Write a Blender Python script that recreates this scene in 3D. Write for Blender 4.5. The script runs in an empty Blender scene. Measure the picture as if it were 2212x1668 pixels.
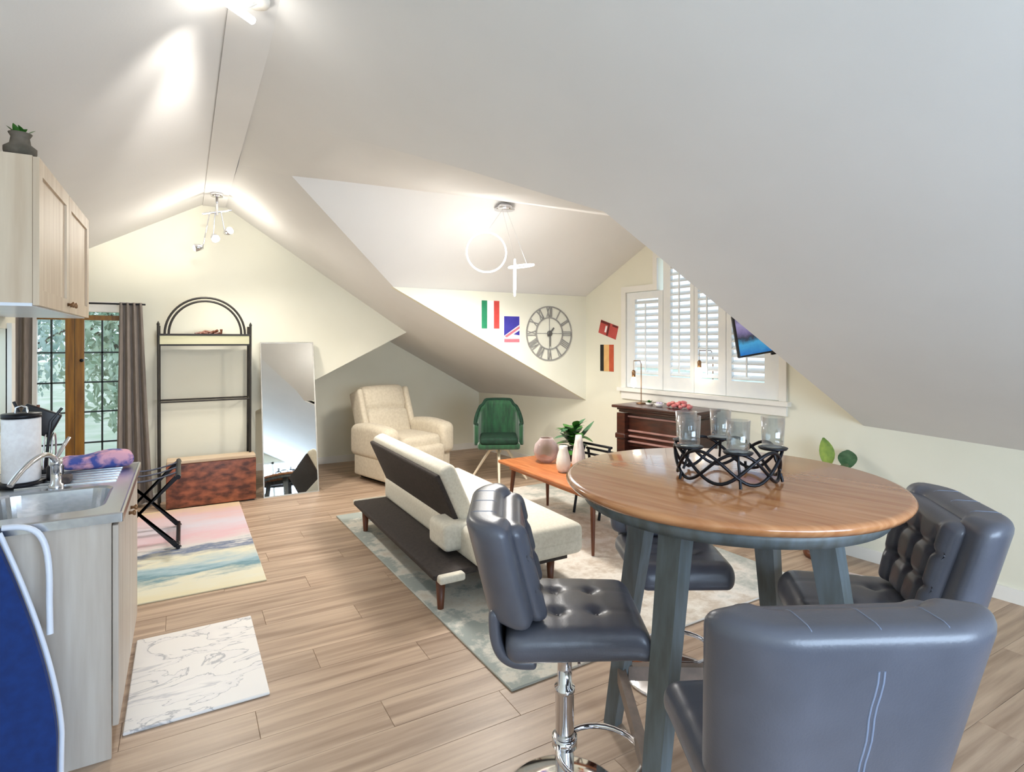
import bpy, bmesh, math, random
from mathutils import Vector, Matrix, Euler
random.seed(7)
R = math.radians
SC = bpy.context.scene
COL = SC.collection

# ------------------------------------------------------------------ camera
cam = bpy.data.cameras.new('camera'); camo = bpy.data.objects.new('camera', cam); COL.objects.link(camo)
cam.sensor_width = 36.0; cam.sensor_fit = 'HORIZONTAL'; cam.lens = 1235.0 / 2212.0 * 36.0
cam.shift_y = -96.0 / 2212.0; cam.clip_start = 0.05; cam.clip_end = 200
camo.location = (0, 0, 1.53); camo.rotation_euler = (R(90), 0, -R(29.93))
SC.camera = camo

# ------------------------------------------------------------------ world, exposure, window light
w = bpy.data.worlds.new('world'); SC.world = w; w.use_nodes = True
bg = w.node_tree.nodes['Background']; bg.inputs[0].default_value = (0.66, 0.83, 1.0, 1); bg.inputs[1].default_value = 1.25
SC.view_settings.view_transform = 'Standard'; SC.view_settings.look = 'None'
SC.view_settings.gamma = 1.0; SC.view_settings.use_curve_mapping = False
SC.view_settings.exposure = 0.64

def area(name, loc, rot, sx, sy, power, color):
    l = bpy.data.lights.new(name, 'AREA'); l.shape = 'RECTANGLE'; l.size = sx; l.size_y = sy
    l.energy = power; l.color = color
    o = bpy.data.objects.new(name, l); COL.objects.link(o); o.location = loc; o.rotation_euler = [R(a) for a in rot]
    return o
# daylight entering through the place's glazed openings
area('daylight_rear_window', (1.3, -2.06, 1.45), (90, 0, 0), 2.9, 1.7, 132, (0.62, 0.79, 1.0))
def portal(name, loc, rot, sx, sy):
    o = area(name, loc, rot, sx, sy, 1, (1, 1, 1)); o.data.cycles.is_portal = True
portal('sky_portal_dormer', (4.10, 3.68, 1.7), (90, 0, 95), 1.6, 1.3)
portal('sky_portal_doors', (-0.81, 6.52, 0.95), (90, 0, 180), 0.7, 1.7)
portal('sky_portal_sink', (-0.93, 3.43, 1.33), (90, 0, -90), 1.1, 0.5)

# ------------------------------------------------------------------ helpers
def lin(c):
    return tuple(((x / 255.0) / 12.92 if x <= 10 else (((x / 255.0) + 0.055) / 1.055) ** 2.4) for x in c)

MATS = {}
def mat(name, rgb, rough=0.6, metal=0.0, rgb2=None, scale=8.0, stretch=(1, 1, 1), bump=0.0, bscale=None, spec=0.5,
        emit=None, estr=0.0, trans=0.0, rand=0.0, detail=4.0, ramp=(0.35, 0.65), sheen=0.0, coat=0.0):
    if name in MATS: return MATS[name]
    m = bpy.data.materials.new(name); m.use_nodes = True; nt = m.node_tree; N = nt.nodes; L = nt.links
    b = N['Principled BSDF']; c = lin(rgb) + (1,)
    b.inputs['Base Color'].default_value = c; b.inputs['Roughness'].default_value = rough
    b.inputs['Metallic'].default_value = metal; b.inputs['Specular IOR Level'].default_value = spec
    b.inputs['Sheen Weight'].default_value = sheen; b.inputs['Coat Weight'].default_value = coat
    if trans: b.inputs['Transmission Weight'].default_value = trans; b.inputs['IOR'].default_value = 1.3
    if emit: b.inputs['Emission Color'].default_value = lin(emit) + (1,); b.inputs['Emission Strength'].default_value = estr
    tc = N.new('ShaderNodeTexCoord'); mp = N.new('ShaderNodeMapping'); mp.inputs['Scale'].default_value = stretch
    L.new(tc.outputs['Object'], mp.inputs['Vector'])
    col = None
    if rgb2:
        nz = N.new('ShaderNodeTexNoise'); nz.inputs['Scale'].default_value = scale; nz.inputs['Detail'].default_value = detail
        L.new(mp.outputs[0], nz.inputs['Vector'])
        rp = N.new('ShaderNodeValToRGB'); rp.color_ramp.elements[0].position = ramp[0]; rp.color_ramp.elements[1].position = ramp[1]
        rp.color_ramp.elements[0].color = c; rp.color_ramp.elements[1].color = lin(rgb2) + (1,)
        L.new(nz.outputs['Fac'], rp.inputs['Fac']); col = rp.outputs['Color']
        if rand:
            oi = N.new('ShaderNodeObjectInfo'); ad = N.new('ShaderNodeVectorMath'); ad.operation = 'ADD'
            sc_ = N.new('ShaderNodeMath'); sc_.operation = 'MULTIPLY'; sc_.inputs[1].default_value = 37.0
            L.new(oi.outputs['Random'], sc_.inputs[0]); L.new(tc.outputs['Object'], ad.inputs[0]); L.new(sc_.outputs[0], ad.inputs[1])
            L.new(ad.outputs[0], mp.inputs['Vector'])
            hs = N.new('ShaderNodeHueSaturation'); mr = N.new('ShaderNodeMapRange')
            mr.inputs['To Min'].default_value = 1 - rand; mr.inputs['To Max'].default_value = 1 + rand
            L.new(oi.outputs['Random'], mr.inputs['Value']); L.new(mr.outputs[0], hs.inputs['Value']); L.new(col, hs.inputs['Color']); col = hs.outputs['Color']
    if col: L.new(col, b.inputs['Base Color'])
    if bump:
        n2 = N.new('ShaderNodeTexNoise'); n2.inputs['Scale'].default_value = bscale or scale * 3; n2.inputs['Detail'].default_value = 3
        L.new(mp.outputs[0], n2.inputs['Vector']); bp = N.new('ShaderNodeBump'); bp.inputs['Strength'].default_value = bump
        bp.inputs['Distance'].default_value = 0.01
        L.new(n2.outputs['Fac'], bp.inputs['Height']); L.new(bp.outputs[0], b.inputs['Normal'])
    MATS[name] = m
    return m

def bands_mat(name, stops, axis='Y', rough=0.9, warp=0.12, wscale=3.0, stretch=(1, 1, 1)):
    """horizontal colour bands across an object's own length, edges broken up by noise"""
    m = bpy.data.materials.new(name); m.use_nodes = True; nt = m.node_tree; N = nt.nodes; L = nt.links
    b = N['Principled BSDF']; b.inputs['Roughness'].default_value = rough
    tc = N.new('ShaderNodeTexCoord'); sp = N.new('ShaderNodeSeparateXYZ'); L.new(tc.outputs['Generated'], sp.inputs[0])
    mp = N.new('ShaderNodeMapping'); mp.inputs['Scale'].default_value = stretch; L.new(tc.outputs['Generated'], mp.inputs[0])
    nz = N.new('ShaderNodeTexNoise'); nz.inputs['Scale'].default_value = wscale; nz.inputs['Detail'].default_value = 8; nz.inputs['Roughness'].default_value = 0.7
    L.new(mp.outputs[0], nz.inputs['Vector'])
    a = N.new('ShaderNodeMath'); a.operation = 'MULTIPLY_ADD'; a.inputs[1].default_value = warp * 2; a.inputs[2].default_value = -warp
    L.new(nz.outputs['Fac'], a.inputs[0]); s = N.new('ShaderNodeMath'); s.operation = 'ADD'
    L.new(a.outputs[0], s.inputs[0]); L.new(sp.outputs[axis], s.inputs[1])
    rp = N.new('ShaderNodeValToRGB'); L.new(s.outputs[0], rp.inputs[0])
    e = rp.color_ramp.elements
    while len(e) < len(stops): e.new(0.5)
    for i, (p, c) in enumerate(stops): e[i].position = p; e[i].color = lin(c) + (1,)
    L.new(rp.outputs[0], b.inputs['Base Color'])
    return m

class MB:
    def __init__(s): s.v = []; s.f = []; s.sm = []
    def add(s, vs, fs, smooth=False):
        o = len(s.v); s.v += [tuple(v) for v in vs]; s.f += [tuple(i + o for i in f) for f in fs]; s.sm += [smooth] * len(fs); return s
    def box(s, x0, x1, y0, y1, z0, z1, M=None):
        vs = [Vector((x, y, z)) for z in (z0, z1) for y in (y0, y1) for x in (x0, x1)]
        if M: vs = [M @ v for v in vs]
        return s.add(vs, [(0, 2, 3, 1), (4, 5, 7, 6), (0, 1, 5, 4), (2, 6, 7, 3), (0, 4, 6, 2), (1, 3, 7, 5)])
    def prism(s, pts, vec):
        """polygon (3d points) extruded along vec; concave outlines allowed"""
        n = len(pts); vec = Vector(vec); a = [Vector(p) for p in pts]; b = [p + vec for p in a]
        return s.add(a + b, [tuple(range(n))[::-1], tuple(range(n, 2 * n))] + [(i, (i + 1) % n, n + (i + 1) % n, n + i) for i in range(n)])
    def tube(s, pts, r, n=8, closed=False, taper=None):
        P = [Vector(p) for p in pts]; m = len(P); rings = []
        t0 = (P[1] - P[0]).normalized(); ref = Vector((0, 0, 1)) if abs(t0.z) < 0.9 else Vector((1, 0, 0))
        nrm = t0.cross(ref).normalized()
        for i in range(m):
            if closed: t = (P[(i + 1) % m] - P[i - 1]).normalized()
            else: t = (P[min(i + 1, m - 1)] - P[max(i - 1, 0)]).normalized()
            nrm = (nrm - t * nrm.dot(t)).normalized(); bn = t.cross(nrm)
            rr = r if taper is None else taper[i]
            rings.append([P[i] + (nrm * math.cos(2 * math.pi * k / n) + bn * math.sin(2 * math.pi * k / n)) * rr for k in range(n)])
        vs = [v for g in rings for v in g]; fs = []
        for i in range(m if closed else m - 1):
            j = (i + 1) % m
            for k in range(n): fs.append((i * n + k, i * n + (k + 1) % n, j * n + (k + 1) % n, j * n + k))
        s.add(vs, fs, True)
        if not closed: s.add(rings[0], [tuple(range(n))[::-1]]); s.add(rings[-1], [tuple(range(n))])
        return s
    def lathe(s, prof, n=32, c=(0, 0, 0), smooth=True, cap=True):
        vs = [(c[0] + r * math.cos(2 * math.pi * k / n), c[1] + r * math.sin(2 * math.pi * k / n), c[2] + z) for r, z in prof for k in range(n)]
        fs = [(i * n + k, i * n + (k + 1) % n, (i + 1) * n + (k + 1) % n, (i + 1) * n + k) for i in range(len(prof) - 1) for k in range(n)]
        s.add(vs, fs, smooth)
        if cap:
            if prof[0][0] > 1e-4: s.add(vs[:n], [tuple(range(n))[::-1]])
            if prof[-1][0] > 1e-4: s.add(vs[-n:], [tuple(range(n))])
        return s
    def rbox(s, sx, sy, sz, r, n=(8, 8, 4), fn=None, M=None):
        """rounded box centred on the origin, bent by fn(p)"""
        def axis(S, k):
            h = S / 2; a = [-h, -h + r * 0.3, -h + r * 0.65, -h + r]; b = [x * -1 for x in a[::-1]]
            mid = [(-h + r) + (S - 2 * r) * i / k for i in range(1, k)]
            return a + mid + b
        X, Y, Z = axis(sx, n[0]), axis(sy, n[1]), axis(sz, n[2]); idx = {}; vs = []; fs = []
        def V(p):
            key = tuple(round(q, 6) for q in p)
            if key in idx: return idx[key]
            q = Vector(p); c = Vector((max(-(sx / 2 - r), min(sx / 2 - r, q.x)), max(-(sy / 2 - r), min(sy / 2 - r, q.y)), max(-(sz / 2 - r), min(sz / 2 - r, q.z))))
            d = q - c
            if d.length > 1e-9: q = c + d.normalized() * r
            if fn: q = Vector(fn(q))
            if M: q = M @ q
            vs.append(q); idx[key] = len(vs) - 1; return idx[key]
        def grid(A, B, mk, flip):
            for i in range(len(A) - 1):
                for j in range(len(B) - 1):
                    q = [V(mk(A[i], B[j])), V(mk(A[i + 1], B[j])), V(mk(A[i + 1], B[j + 1])), V(mk(A[i], B[j + 1]))]
                    fs.append(tuple(q[::-1] if flip else q))
        grid(X, Y, lambda a, b: (a, b, sz / 2), False); grid(X, Y, lambda a, b: (a, b, -sz / 2), True)
        grid(X, Z, lambda a, b: (a, -sy / 2, b), False); grid(X, Z, lambda a, b: (a, sy / 2, b), True)
        grid(Y, Z, lambda a, b: (sx / 2, a, b), False); grid(Y, Z, lambda a, b: (-sx / 2, a, b), True)
        return s.add(vs, fs, True)
    def build(s, name, m, parent=None, loc=None, rot=None):
        me = bpy.data.meshes.new(name); me.from_pydata(s.v, [], s.f); me.validate()
        if len(me.polygons) == len(s.sm): me.polygons.foreach_set('use_smooth', s.sm)
        me.materials.append(m); me.update()
        o = bpy.data.objects.new(name, me); COL.objects.link(o)
        if parent: o.parent = parent
        if loc: o.location = loc
        if rot: o.rotation_euler = [R(a) for a in rot]
        return o

def tag(o, label, cat, group=None, kind=None):
    o['label'] = label; o['category'] = cat
    if group: o['group'] = group
    if kind: o['kind'] = kind
    return o
def thing(name, label, cat, loc=(0, 0, 0), rz=0, group=None):
    o = bpy.data.objects.new(name, None); COL.objects.link(o); o.empty_display_size = 0.1
    o.location = loc; o.rotation_euler = (0, 0, R(rz)); return tag(o, label, cat, group)
def struct(o, label, cat): return tag(o, label, cat, kind='structure')
def box(x0, x1, y0, y1, z0, z1): return MB().box(x0, x1, y0, y1, z0, z1)
def bez(p0, p1, p2, p3, n=10):
    o = []
    for i in range(n + 1):
        t = i / n; o.append([(1 - t) ** 3 * a + 3 * (1 - t) ** 2 * t * b + 3 * (1 - t) * t * t * c + t ** 3 * d for a, b, c, d in zip(p0, p1, p2, p3)])
    return o
def circle(r, z=0, n=40, c=(0, 0)): return [(c[0] + r * math.cos(2 * math.pi * k / n), c[1] + r * math.sin(2 * math.pi * k / n), z) for k in range(n)]

# ------------------------------------------------------------------ materials
WALL = mat('cream_wall_paint', (233, 229, 211), 0.85, rgb2=(229, 225, 206), scale=2.0, bump=0.03, bscale=120)
CEIL = mat('white_ceiling_paint', (228, 226, 223), 0.85, rgb2=(224, 222, 219), scale=1.5, bump=0.03, bscale=90)
WHITE = mat('white_trim_paint', (238, 234, 226), 0.5, rgb2=(233, 229, 220), scale=4)
PLANK = mat('wood_plank_floor', (194, 168, 144), 0.40, rgb2=(146, 120, 99), scale=2.6, stretch=(0.55, 9, 1), bump=0.06, bscale=24, rand=0.05, detail=7, ramp=(0.34, 0.7))
SUB = mat('dark_subfloor', (92, 76, 62), 0.9, rgb2=(80, 66, 54))
LEATHER = mat('slate_faux_leather', (90, 92, 103), 0.32, rgb2=(82, 84, 94), scale=6, bump=0.05, bscale=220, spec=0.6)
STITCH = mat('pale_stitching', (128, 138, 160), 0.6, rgb2=(118, 128, 150))
CHROME = mat('polished_chrome', (225, 225, 228), 0.08, 1.0, rgb2=(215, 215, 220))
STEEL = mat('brushed_stainless_steel', (214, 217, 222), 0.24, 1.0, rgb2=(198, 202, 208), scale=40, stretch=(1, 12, 1))
TABLEWOOD = mat('honey_table_wood', (204, 146, 100), 0.16, rgb2=(178, 116, 72), scale=5, stretch=(8, 0.7, 1), coat=0.35, detail=6)
GREYPAINT = mat('weathered_grey_paint', (104, 112, 116), 0.45, rgb2=(88, 92, 90), scale=10, stretch=(3, 3, 0.5))
BLACK = mat('black_metal', (26, 26, 30), 0.4, 0.6, rgb2=(34, 34, 40))
BLACKP = mat('black_plastic', (22, 22, 26), 0.35, rgb2=(30, 30, 34))
CREAMF = mat('cream_upholstery', (226, 220, 204), 0.92, rgb2=(214, 207, 190), scale=60, bump=0.12, bscale=260, sheen=0.2)
RECLF = mat('oatmeal_recliner_fabric', (220, 208, 186), 0.92, rgb2=(208, 195, 172), scale=40, bump=0.12, bscale=240, sheen=0.2)
DARKF = mat('charcoal_brown_underside', (64, 56, 52), 0.9, rgb2=(54, 47, 44), scale=50, bump=0.1)
WALNUT = mat('walnut_legs', (112, 62, 36), 0.4, rgb2=(86, 46, 27), scale=8, stretch=(4, 4, 0.6))
COFFEE = mat('teak_coffee_table', (190, 118, 70), 0.35, rgb2=(164, 94, 52), scale=6, stretch=(6, 0.7, 1))
CABWOOD = mat('bleached_oak_cabinet', (203, 194, 184), 0.5, rgb2=(184, 172, 160), scale=3, stretch=(7, 7, 0.5), detail=6)
CABUP = mat('light_oak_upper_cabinet', (214, 196, 172), 0.5, rgb2=(196, 174, 148), scale=3, stretch=(7, 7, 0.5), detail=6)
GREENV = mat('emerald_velvet', (26, 88, 48), 0.7, rgb2=(14, 60, 34), scale=30, stretch=(1, 1, 0.3), sheen=0.6)
GREEND = mat('dark_emerald_velvet', (14, 58, 38), 0.8, rgb2=(9, 42, 28), scale=30)
GOLDL = mat('cream_metal_legs', (240, 228, 204), 0.4, 0.0, rgb2=(232, 216, 190))
MAHOG = mat('dark_mahogany', (74, 34, 20), 0.3, rgb2=(48, 22, 14), scale=7, stretch=(1, 1, 6), coat=0.2)
LEAF = mat('glossy_leaf_green', (58, 112, 40), 0.4, rgb2=(38, 84, 30), scale=12)
LEAFP = mat('variegated_pale_leaf', (176, 190, 84), 0.4, rgb2=(96, 130, 56), scale=9)
LEAFD = mat('dark_leaf_green', (34, 78, 46), 0.35, rgb2=(84, 122, 88), scale=14)
MIRROR = mat('silvered_glass', (236, 238, 236), 0.015, 1.0, rgb2=(234, 236, 234))
GLASS = mat('clear_glass', (240, 246, 246), 0.02, trans=1.0, rgb2=(236, 242, 242))
CERAM = mat('white_ceramic', (232, 228, 220), 0.3, rgb2=(226, 220, 210))
BURL = mat('burl_veneer_chest', (76, 40, 28), 0.38, rgb2=(160, 92, 62), scale=9, detail=9, ramp=(0.38, 0.66), stretch=(1, 1, 1.9))
DOORWOOD = mat('stained_pine_stile', (150, 104, 30), 0.4, rgb2=(112, 72, 20), scale=5, stretch=(6, 6, 0.5))
CURT = mat('taupe_curtain_cloth', (140, 130, 122), 0.9, rgb2=(128, 118, 110), scale=40, stretch=(1, 1, 0.2), bump=0.05)
NAVY = mat('navy_board_cover', (8, 48, 116), 0.85, rgb2=(6, 40, 102), scale=30)
PAPER = mat('white_paper_towel', (236, 232, 230), 0.95, rgb2=(228, 222, 220), scale=50, bump=0.1)
BULB = mat('lit_bulb', (255, 244, 224), 0.4, emit=(255, 240, 214), estr=6.0)
LED = mat('lit_led_ring', (255, 255, 252), 0.4, emit=(255, 252, 246), estr=5.0)
BRASSD = mat('aged_brass', (150, 116, 84), 0.35, 0.7, rgb2=(124, 92, 64))
CLOCKM = mat('grey_iron_clock', (158, 154, 148), 0.6, 0.0, rgb2=(138, 134, 128), scale=20)
LOUV = mat('white_shutter_slat', (236, 236, 232), 0.5, rgb2=(228, 230, 230), scale=6)

# ------------------------------------------------------------------ the room shell
WA, WB = 4.345, 0.0874                      # right wall: X = WA - WB*Y
def wx(y): return WA - WB * y
YG, YA, YC, YN = 6.40, 7.38, 5.12, 2.25     # gable wall, alcove back wall, clock wall, near edge of the dormer
YB = -2.0                                   # rear wall behind the camera
XK, XL = -0.82, -1.34                       # kitchen wall, left wall by the doors
RZ0, RZ1 = 3.01, 2.885                      # ridge height near / at the gable
def rz(y): return RZ0 if y < 2.25 else RZ0 + (RZ1 - RZ0) * (y - 2.25) / (YG - 2.25)
def nslope(x): return 0.956 + 0.5466 * (4.116 - x)
def lslope(x, y): return rz(y) - 0.56 * (0.18 - x)

fl = box(XL, 4.6, YB, YA, -0.06, -0.007).build('floor', SUB)
struct(fl, 'wood plank floor running through the whole attic room', 'floor')
PW, PL = 0.19, 1.24
pm = {}
row = 0; y = YB + 0.02
while y < YA:
    x = XL + 0.01 - (row * 0.47 % PL); y1 = min(y + PW, YA)
    while x < 4.5:
        x0 = max(x, XL); x1 = min(x + PL, wx(y) - 0.0)
        if x1 - x0 > 0.05 and y > -0.2:
            key = (round(x1 - x0, 3), round(y1 - y, 3))
            if key not in pm:
                g = 0.0004; mb = MB(); lx, ly_ = key; b_ = 0.0012
                lo = [(g, g), (lx - g, g), (lx - g, ly_ - g), (g, ly_ - g)]; hi = [(g + b_, g + b_), (lx - g - b_, g + b_), (lx - g - b_, ly_ - g - b_), (g + b_, ly_ - g - b_)]
                mb.add([(a, b, -0.007) for a, b in lo] + [(a, b, -0.0015) for a, b in lo] + [(a, b, 0) for a, b in hi],
                       [(8, 9, 10, 11)] + [(i, (i + 1) % 4, 4 + (i + 1) % 4, 4 + i) for i in range(4)] + [(4 + i, 4 + (i + 1) % 4, 8 + (i + 1) % 4, 8 + i) for i in range(4)])
                o = mb.build('floor_plank', PLANK, fl, (x0, y, 0)); pm[key] = o.data
            else:
                o = bpy.data.objects.new('floor_plank', pm[key]); COL.objects.link(o); o.parent = fl; o.location = (x0, y, 0)
        x += PL
    y += PW; row += 1

def shell(name, polys, thick, m, label, cat):
    """polygons of room surface (inner faces), each given a thickness vector"""
    mb = MB()
    for p, v in zip(polys, thick): mb.prism(p, v)
    o = mb.build(name, m); bm = bmesh.new(); bm.from_mesh(o.data); bmesh.ops.recalc_face_normals(bm, faces=bm.faces); bm.to_mesh(o.data); bm.free()
    return struct(o, label, cat)

# gable wall with the doors and the slanted opening into the alcove
DX0, DX1, DZ = -1.15, -0.47, 1.80
gab = [(XL, 0), (DX0, 0), (DX0, DZ), (DX1, DZ), (DX1, 0), (0.645, 0), (0.645, 0.815), (2.263, 1.638), (0.36, RZ1), (0.18, RZ1), (XL, lslope(XL, YG))]
shell('wall_gable', [[(x, YG, z) for x, z in gab]], [(0, 0.10, 0)], WALL, 'cream gable wall behind the shelf and leaning mirror', 'wall')
# alcove behind and right of the gable wall
shell('wall_alcove', [[(0.60, YA, 0), (wx(YA), YA, 0), (wx(YA), YA, 0.797), (2.325, YA, 1.56), (0.60, YA, 0.80)],
                      [(0.645, YG + 0.1, 0), (0.645, YA, 0), (0.645, YA, 0.83), (0.645, YG + 0.1, 0.83)],
                      [(0.645, YG + 0.1, 0.815), (2.263, YG + 0.1, 1.638), (2.325, YA, 1.56), (0.60, YA, 0.80)]],
      [(0, 0.1, 0), (-0.05, 0, 0), (-0.02, 0, 0.08)], WALL, 'low cream wall at the back of the alcove behind the recliner', 'wall')
# left walls
shell('wall_left', [[(XL, 4.2, 0), (XL, YG, 0), (XL, YG, lslope(XL, YG)), (XL, 4.2, lslope(XL, 4.2))],
                    [(XL, 4.2, 0), (XK, 4.2, 0), (XK, 4.2, lslope(XK, 4.2)), (XL, 4.2, lslope(XL, 4.2))]],
      [(-0.1, 0, 0), (0, -0.1, 0)], WALL, 'cream left wall beside the glazed doors', 'wall')
SY0, SY1, SZ0, SZ1 = 2.85, 4.02, 1.06, 1.60
shell('wall_kitchen', [[(XK, YB, 0), (XK, 4.1, 0), (XK, 4.1, SZ0), (XK, YB, SZ0)], [(XK, YB, SZ1), (XK, 4.1, SZ1), (XK, 4.1, lslope(XK, 4.1)), (XK, YB, lslope(XK, YB))],
                       [(XK, YB, SZ0), (XK, SY0, SZ0), (XK, SY0, SZ1), (XK, YB, SZ1)], [(XK, SY1, SZ0), (XK, 4.1, SZ0), (XK, 4.1, SZ1), (XK, SY1, SZ1)]],
      [(-0.1, 0, 0)] * 4, WALL, 'cream kitchen wall behind the sink', 'wall')
# right wall with the dormer window opening
WY0, WY1, WZ0, WZS, WZC = 2.86, 4.50, 1.06, 2.03, 2.34
CY0, CY1 = 3.27, 4.09
prof = [(YB, 0), (YA, 0), (YA, 0.797), (YC, 0.879), (YC, 2.034), (3.92, 2.64), (YN, 2.18), (YN, 0.952), (YB, 0.99)]
hole = [(WY1, WZ0), (WY0, WZ0), (WY0, WZS), (CY0, WZS), (CY0, WZC), (CY1, WZC), (CY1, WZS), (WY1, WZS)]
# outer outline joined to the opening by a slit
P2 = [(YB, 0), (YA, 0), (YA, 0.797), (YC, 0.879), (YC, 2.034), (3.92, 2.64), (3.92, WZC)] + [(CY1, WZC), (CY1, WZS), (WY1, WZS), (WY1, WZ0), (WY0, WZ0), (WY0, WZS), (CY0, WZS), (CY0, WZC), (3.919, WZC), (3.919, 2.64)] + [(YN, 2.18), (YN, 0.952), (YB, 0.99)]
shell('wall_right', [[(wx(a), a, b) for a, b in P2]], [(0.12, 0.01, 0)], WALL, 'cream right wall with the shuttered dormer window', 'wall')
# rear wall behind the camera with its big window
RX0, RX1, RZa, RZb = -0.2, 2.8, 0.4, 2.1
shell('wall_rear', [[(XK, YB, 0), (RX0, YB, 0), (RX0, YB, lslope(RX0, YB)), (XK, YB, lslope(XK, YB))], [(RX1, YB, 0), (4.52, YB, 0), (4.52, YB, 0.9), (RX1, YB, nslope(RX1))],
                    [(RX0, YB, 0), (RX1, YB, 0), (RX1, YB, RZa), (RX0, YB, RZa)], [(RX0, YB, RZb), (RX1 - 0.7, YB, RZb), (0.36, YB, 3.01), (0.18, YB, 3.01), (RX0, YB, lslope(RX0, YB))]],
      [(0, -0.1, 0)] * 4, WALL, 'cream rear wall with a wide window, behind the viewpoint', 'wall')
# dormer cheeks
P1 = (1.827, YN, 2.181); Gp = (1.685, YC, 2.034); Kc = (wx(YC), YC, 0.879)
shell('wall_dormer_far', [[(Gp[0] - 0.01, YC - 0.006, 2.034), (wx(YC), YC - 0.006, 2.034), (Kc[0], YC - 0.006, Kc[2] - 0.003)]], [(0, 0.06, 0)], WALL, 'cream triangular dormer wall carrying the clock', 'wall')
shell('wall_dormer_near', [[(1.87, YN, 2.178), (wx(YN), YN, 2.18), (wx(YN), YN, 0.975)]], [(0, -0.05, 0.03)], WALL, 'cream near cheek of the dormer', 'wall')

# ceilings
def sheet(name, vs, fs, label, up=0.06, sharp=12):
    mb = MB(); n = len(vs)
    mb.add(vs, fs); o = mb.build(name, CEIL); bm = bmesh.new(); bm.from_mesh(o.data); bmesh.ops.recalc_face_normals(bm, faces=bm.faces)
    bm.faces.ensure_lookup_table(); bm.normal_update()
    if sum(f.normal.z for f in bm.faces) > 0: bmesh.ops.reverse_faces(bm, faces=bm.faces)
    bm.normal_update()
    dn = {v.index: v.normal.copy() for v in bm.verts}
    r = bmesh.ops.extrude_face_region(bm, geom=bm.faces[:])
    for v in [g for g in r['geom'] if isinstance(g, bmesh.types.BMVert)]: v.co.z += up
    bmesh.ops.recalc_face_normals(bm, faces=bm.faces)
    bm.to_mesh(o.data); bm.free()
    for p in o.data.polygons: p.use_smooth = True
    o.data.set_sharp_from_angle(angle=R(sharp)); return struct(o, label, 'ceiling')
sheet('ceiling', [(XL - 0.1, YB, lslope(XL - 0.1, YB)), (0.19, YB, 3.015), (0.19, 2.25, 3.015), (0.19, YG, RZ1 + 0.005), (XL - 0.1, YG, lslope(XL - 0.1, YG)), (XL - 0.1, 2.25, lslope(XL - 0.1, 2.25))],
      [(0, 1, 2, 5), (5, 2, 3, 4)], 'white sloped ceiling left of the ridge')
Ax = (0.36, 3.95, rz(3.95)); E = [P1, (1.653, 2.51, 2.302), (1.332, 2.854, 2.478), (1.117, 3.105, 2.595), (0.826, 3.462, 2.754), Ax]
ys = [YB, -1.0, 0.0, 1.0]; xs = [0.355, 1.95, 2.85, 4.30]
vs = [(x, yy, nslope(x)) for yy in ys for x in xs]
fs = [(j * 4 + i, j * 4 + i + 1, (j + 1) * 4 + i + 1, (j + 1) * 4 + i) for j in range(3) for i in range(3)]
nb = len(vs)
vs += [(4.2, YN, nslope(4.2))] + list(E)
fs += [(12, 13, nb + 3), (12, nb + 3, nb + 4), (12, nb + 4, nb + 5), (12, nb + 5, nb + 6), (13, nb + 2, nb + 3), (13, nb + 1, nb + 2), (13, 14, nb + 1), (14, nb, nb + 1), (14, 15, nb)]
sheet('ceiling', vs, fs, 'broad grey-white roof slope descending to the right above the bar table')
Bp = (0.38, 4.99, rz(4.99) - 0.0); V = (0.694, 4.457, 2.75)
D = [(wx(3.92), 3.92, 2.64), (3.218, 3.99, 2.65), (1.947, 4.17, 2.70), (1.55, 4.26, 2.715), (1.25, 4.32, 2.727), (1.0, 4.38, 2.738), V]
vs = list(E) + D + [Bp, (wx(YN) + 0.05, YN, 2.18)]
fs = [(5, 13, 12), (5, 12, 4), (4, 12, 11), (4, 11, 3), (3, 11, 10), (3, 10, 2), (2, 10, 9), (2, 9, 1), (1, 9, 8), (1, 8, 0), (0, 8, 7), (0, 7, 14), (14, 7, 6)]
sheet('ceiling', vs, fs, 'pale dormer ceiling strip between near roof slope and dormer ridge', sharp=40)
vs = D + [Gp, (2.4, YC, 2.034), (3.1, YC, 2.034), (wx(YC) + 0.03, YC, 2.034)]
fs = [(6, 7, 5), (5, 7, 4), (4, 7, 8, 3), (3, 8, 2), (2, 8, 9, 1), (1, 9, 10, 0)]
sheet('ceiling', vs, fs, 'bright white dormer ceiling above the wall clock')
S6 = (2.263, YG, 1.638); Sa = (2.325, YA, 1.56); Ka = (wx(YA), YA, 0.797); R6 = (0.36, YG, RZ1)
sheet('ceiling', [Bp, V, Gp, Kc, Ka, Sa, S6, R6], [(0, 1, 2), (0, 2, 7), (2, 6, 7), (2, 3, 6), (3, 5, 6), (3, 4, 5)], 'roof slope coming down over the recliner and alcove')
# ridge beam
mb = MB()
ybm = [YB, 2.25, YG]
vv = []
for yy in ybm:
    z = rz(yy); vv += [(0.17, yy, z - 0.016), (0.37, yy, z - 0.016), (0.37, yy, z + 0.06), (0.17, yy, z + 0.06)]
mb.add(vv, [(i * 4 + k, i * 4 + (k + 1) % 4, (i + 1) * 4 + (k + 1) % 4, (i + 1) * 4 + k) for i in range(2) for k in range(4)] + [(0, 1, 2, 3), (8, 11, 10, 9)])
struct(mb.build('trim_1', CEIL), 'white flat ridge board along the top of the ceiling', 'trim')

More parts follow.
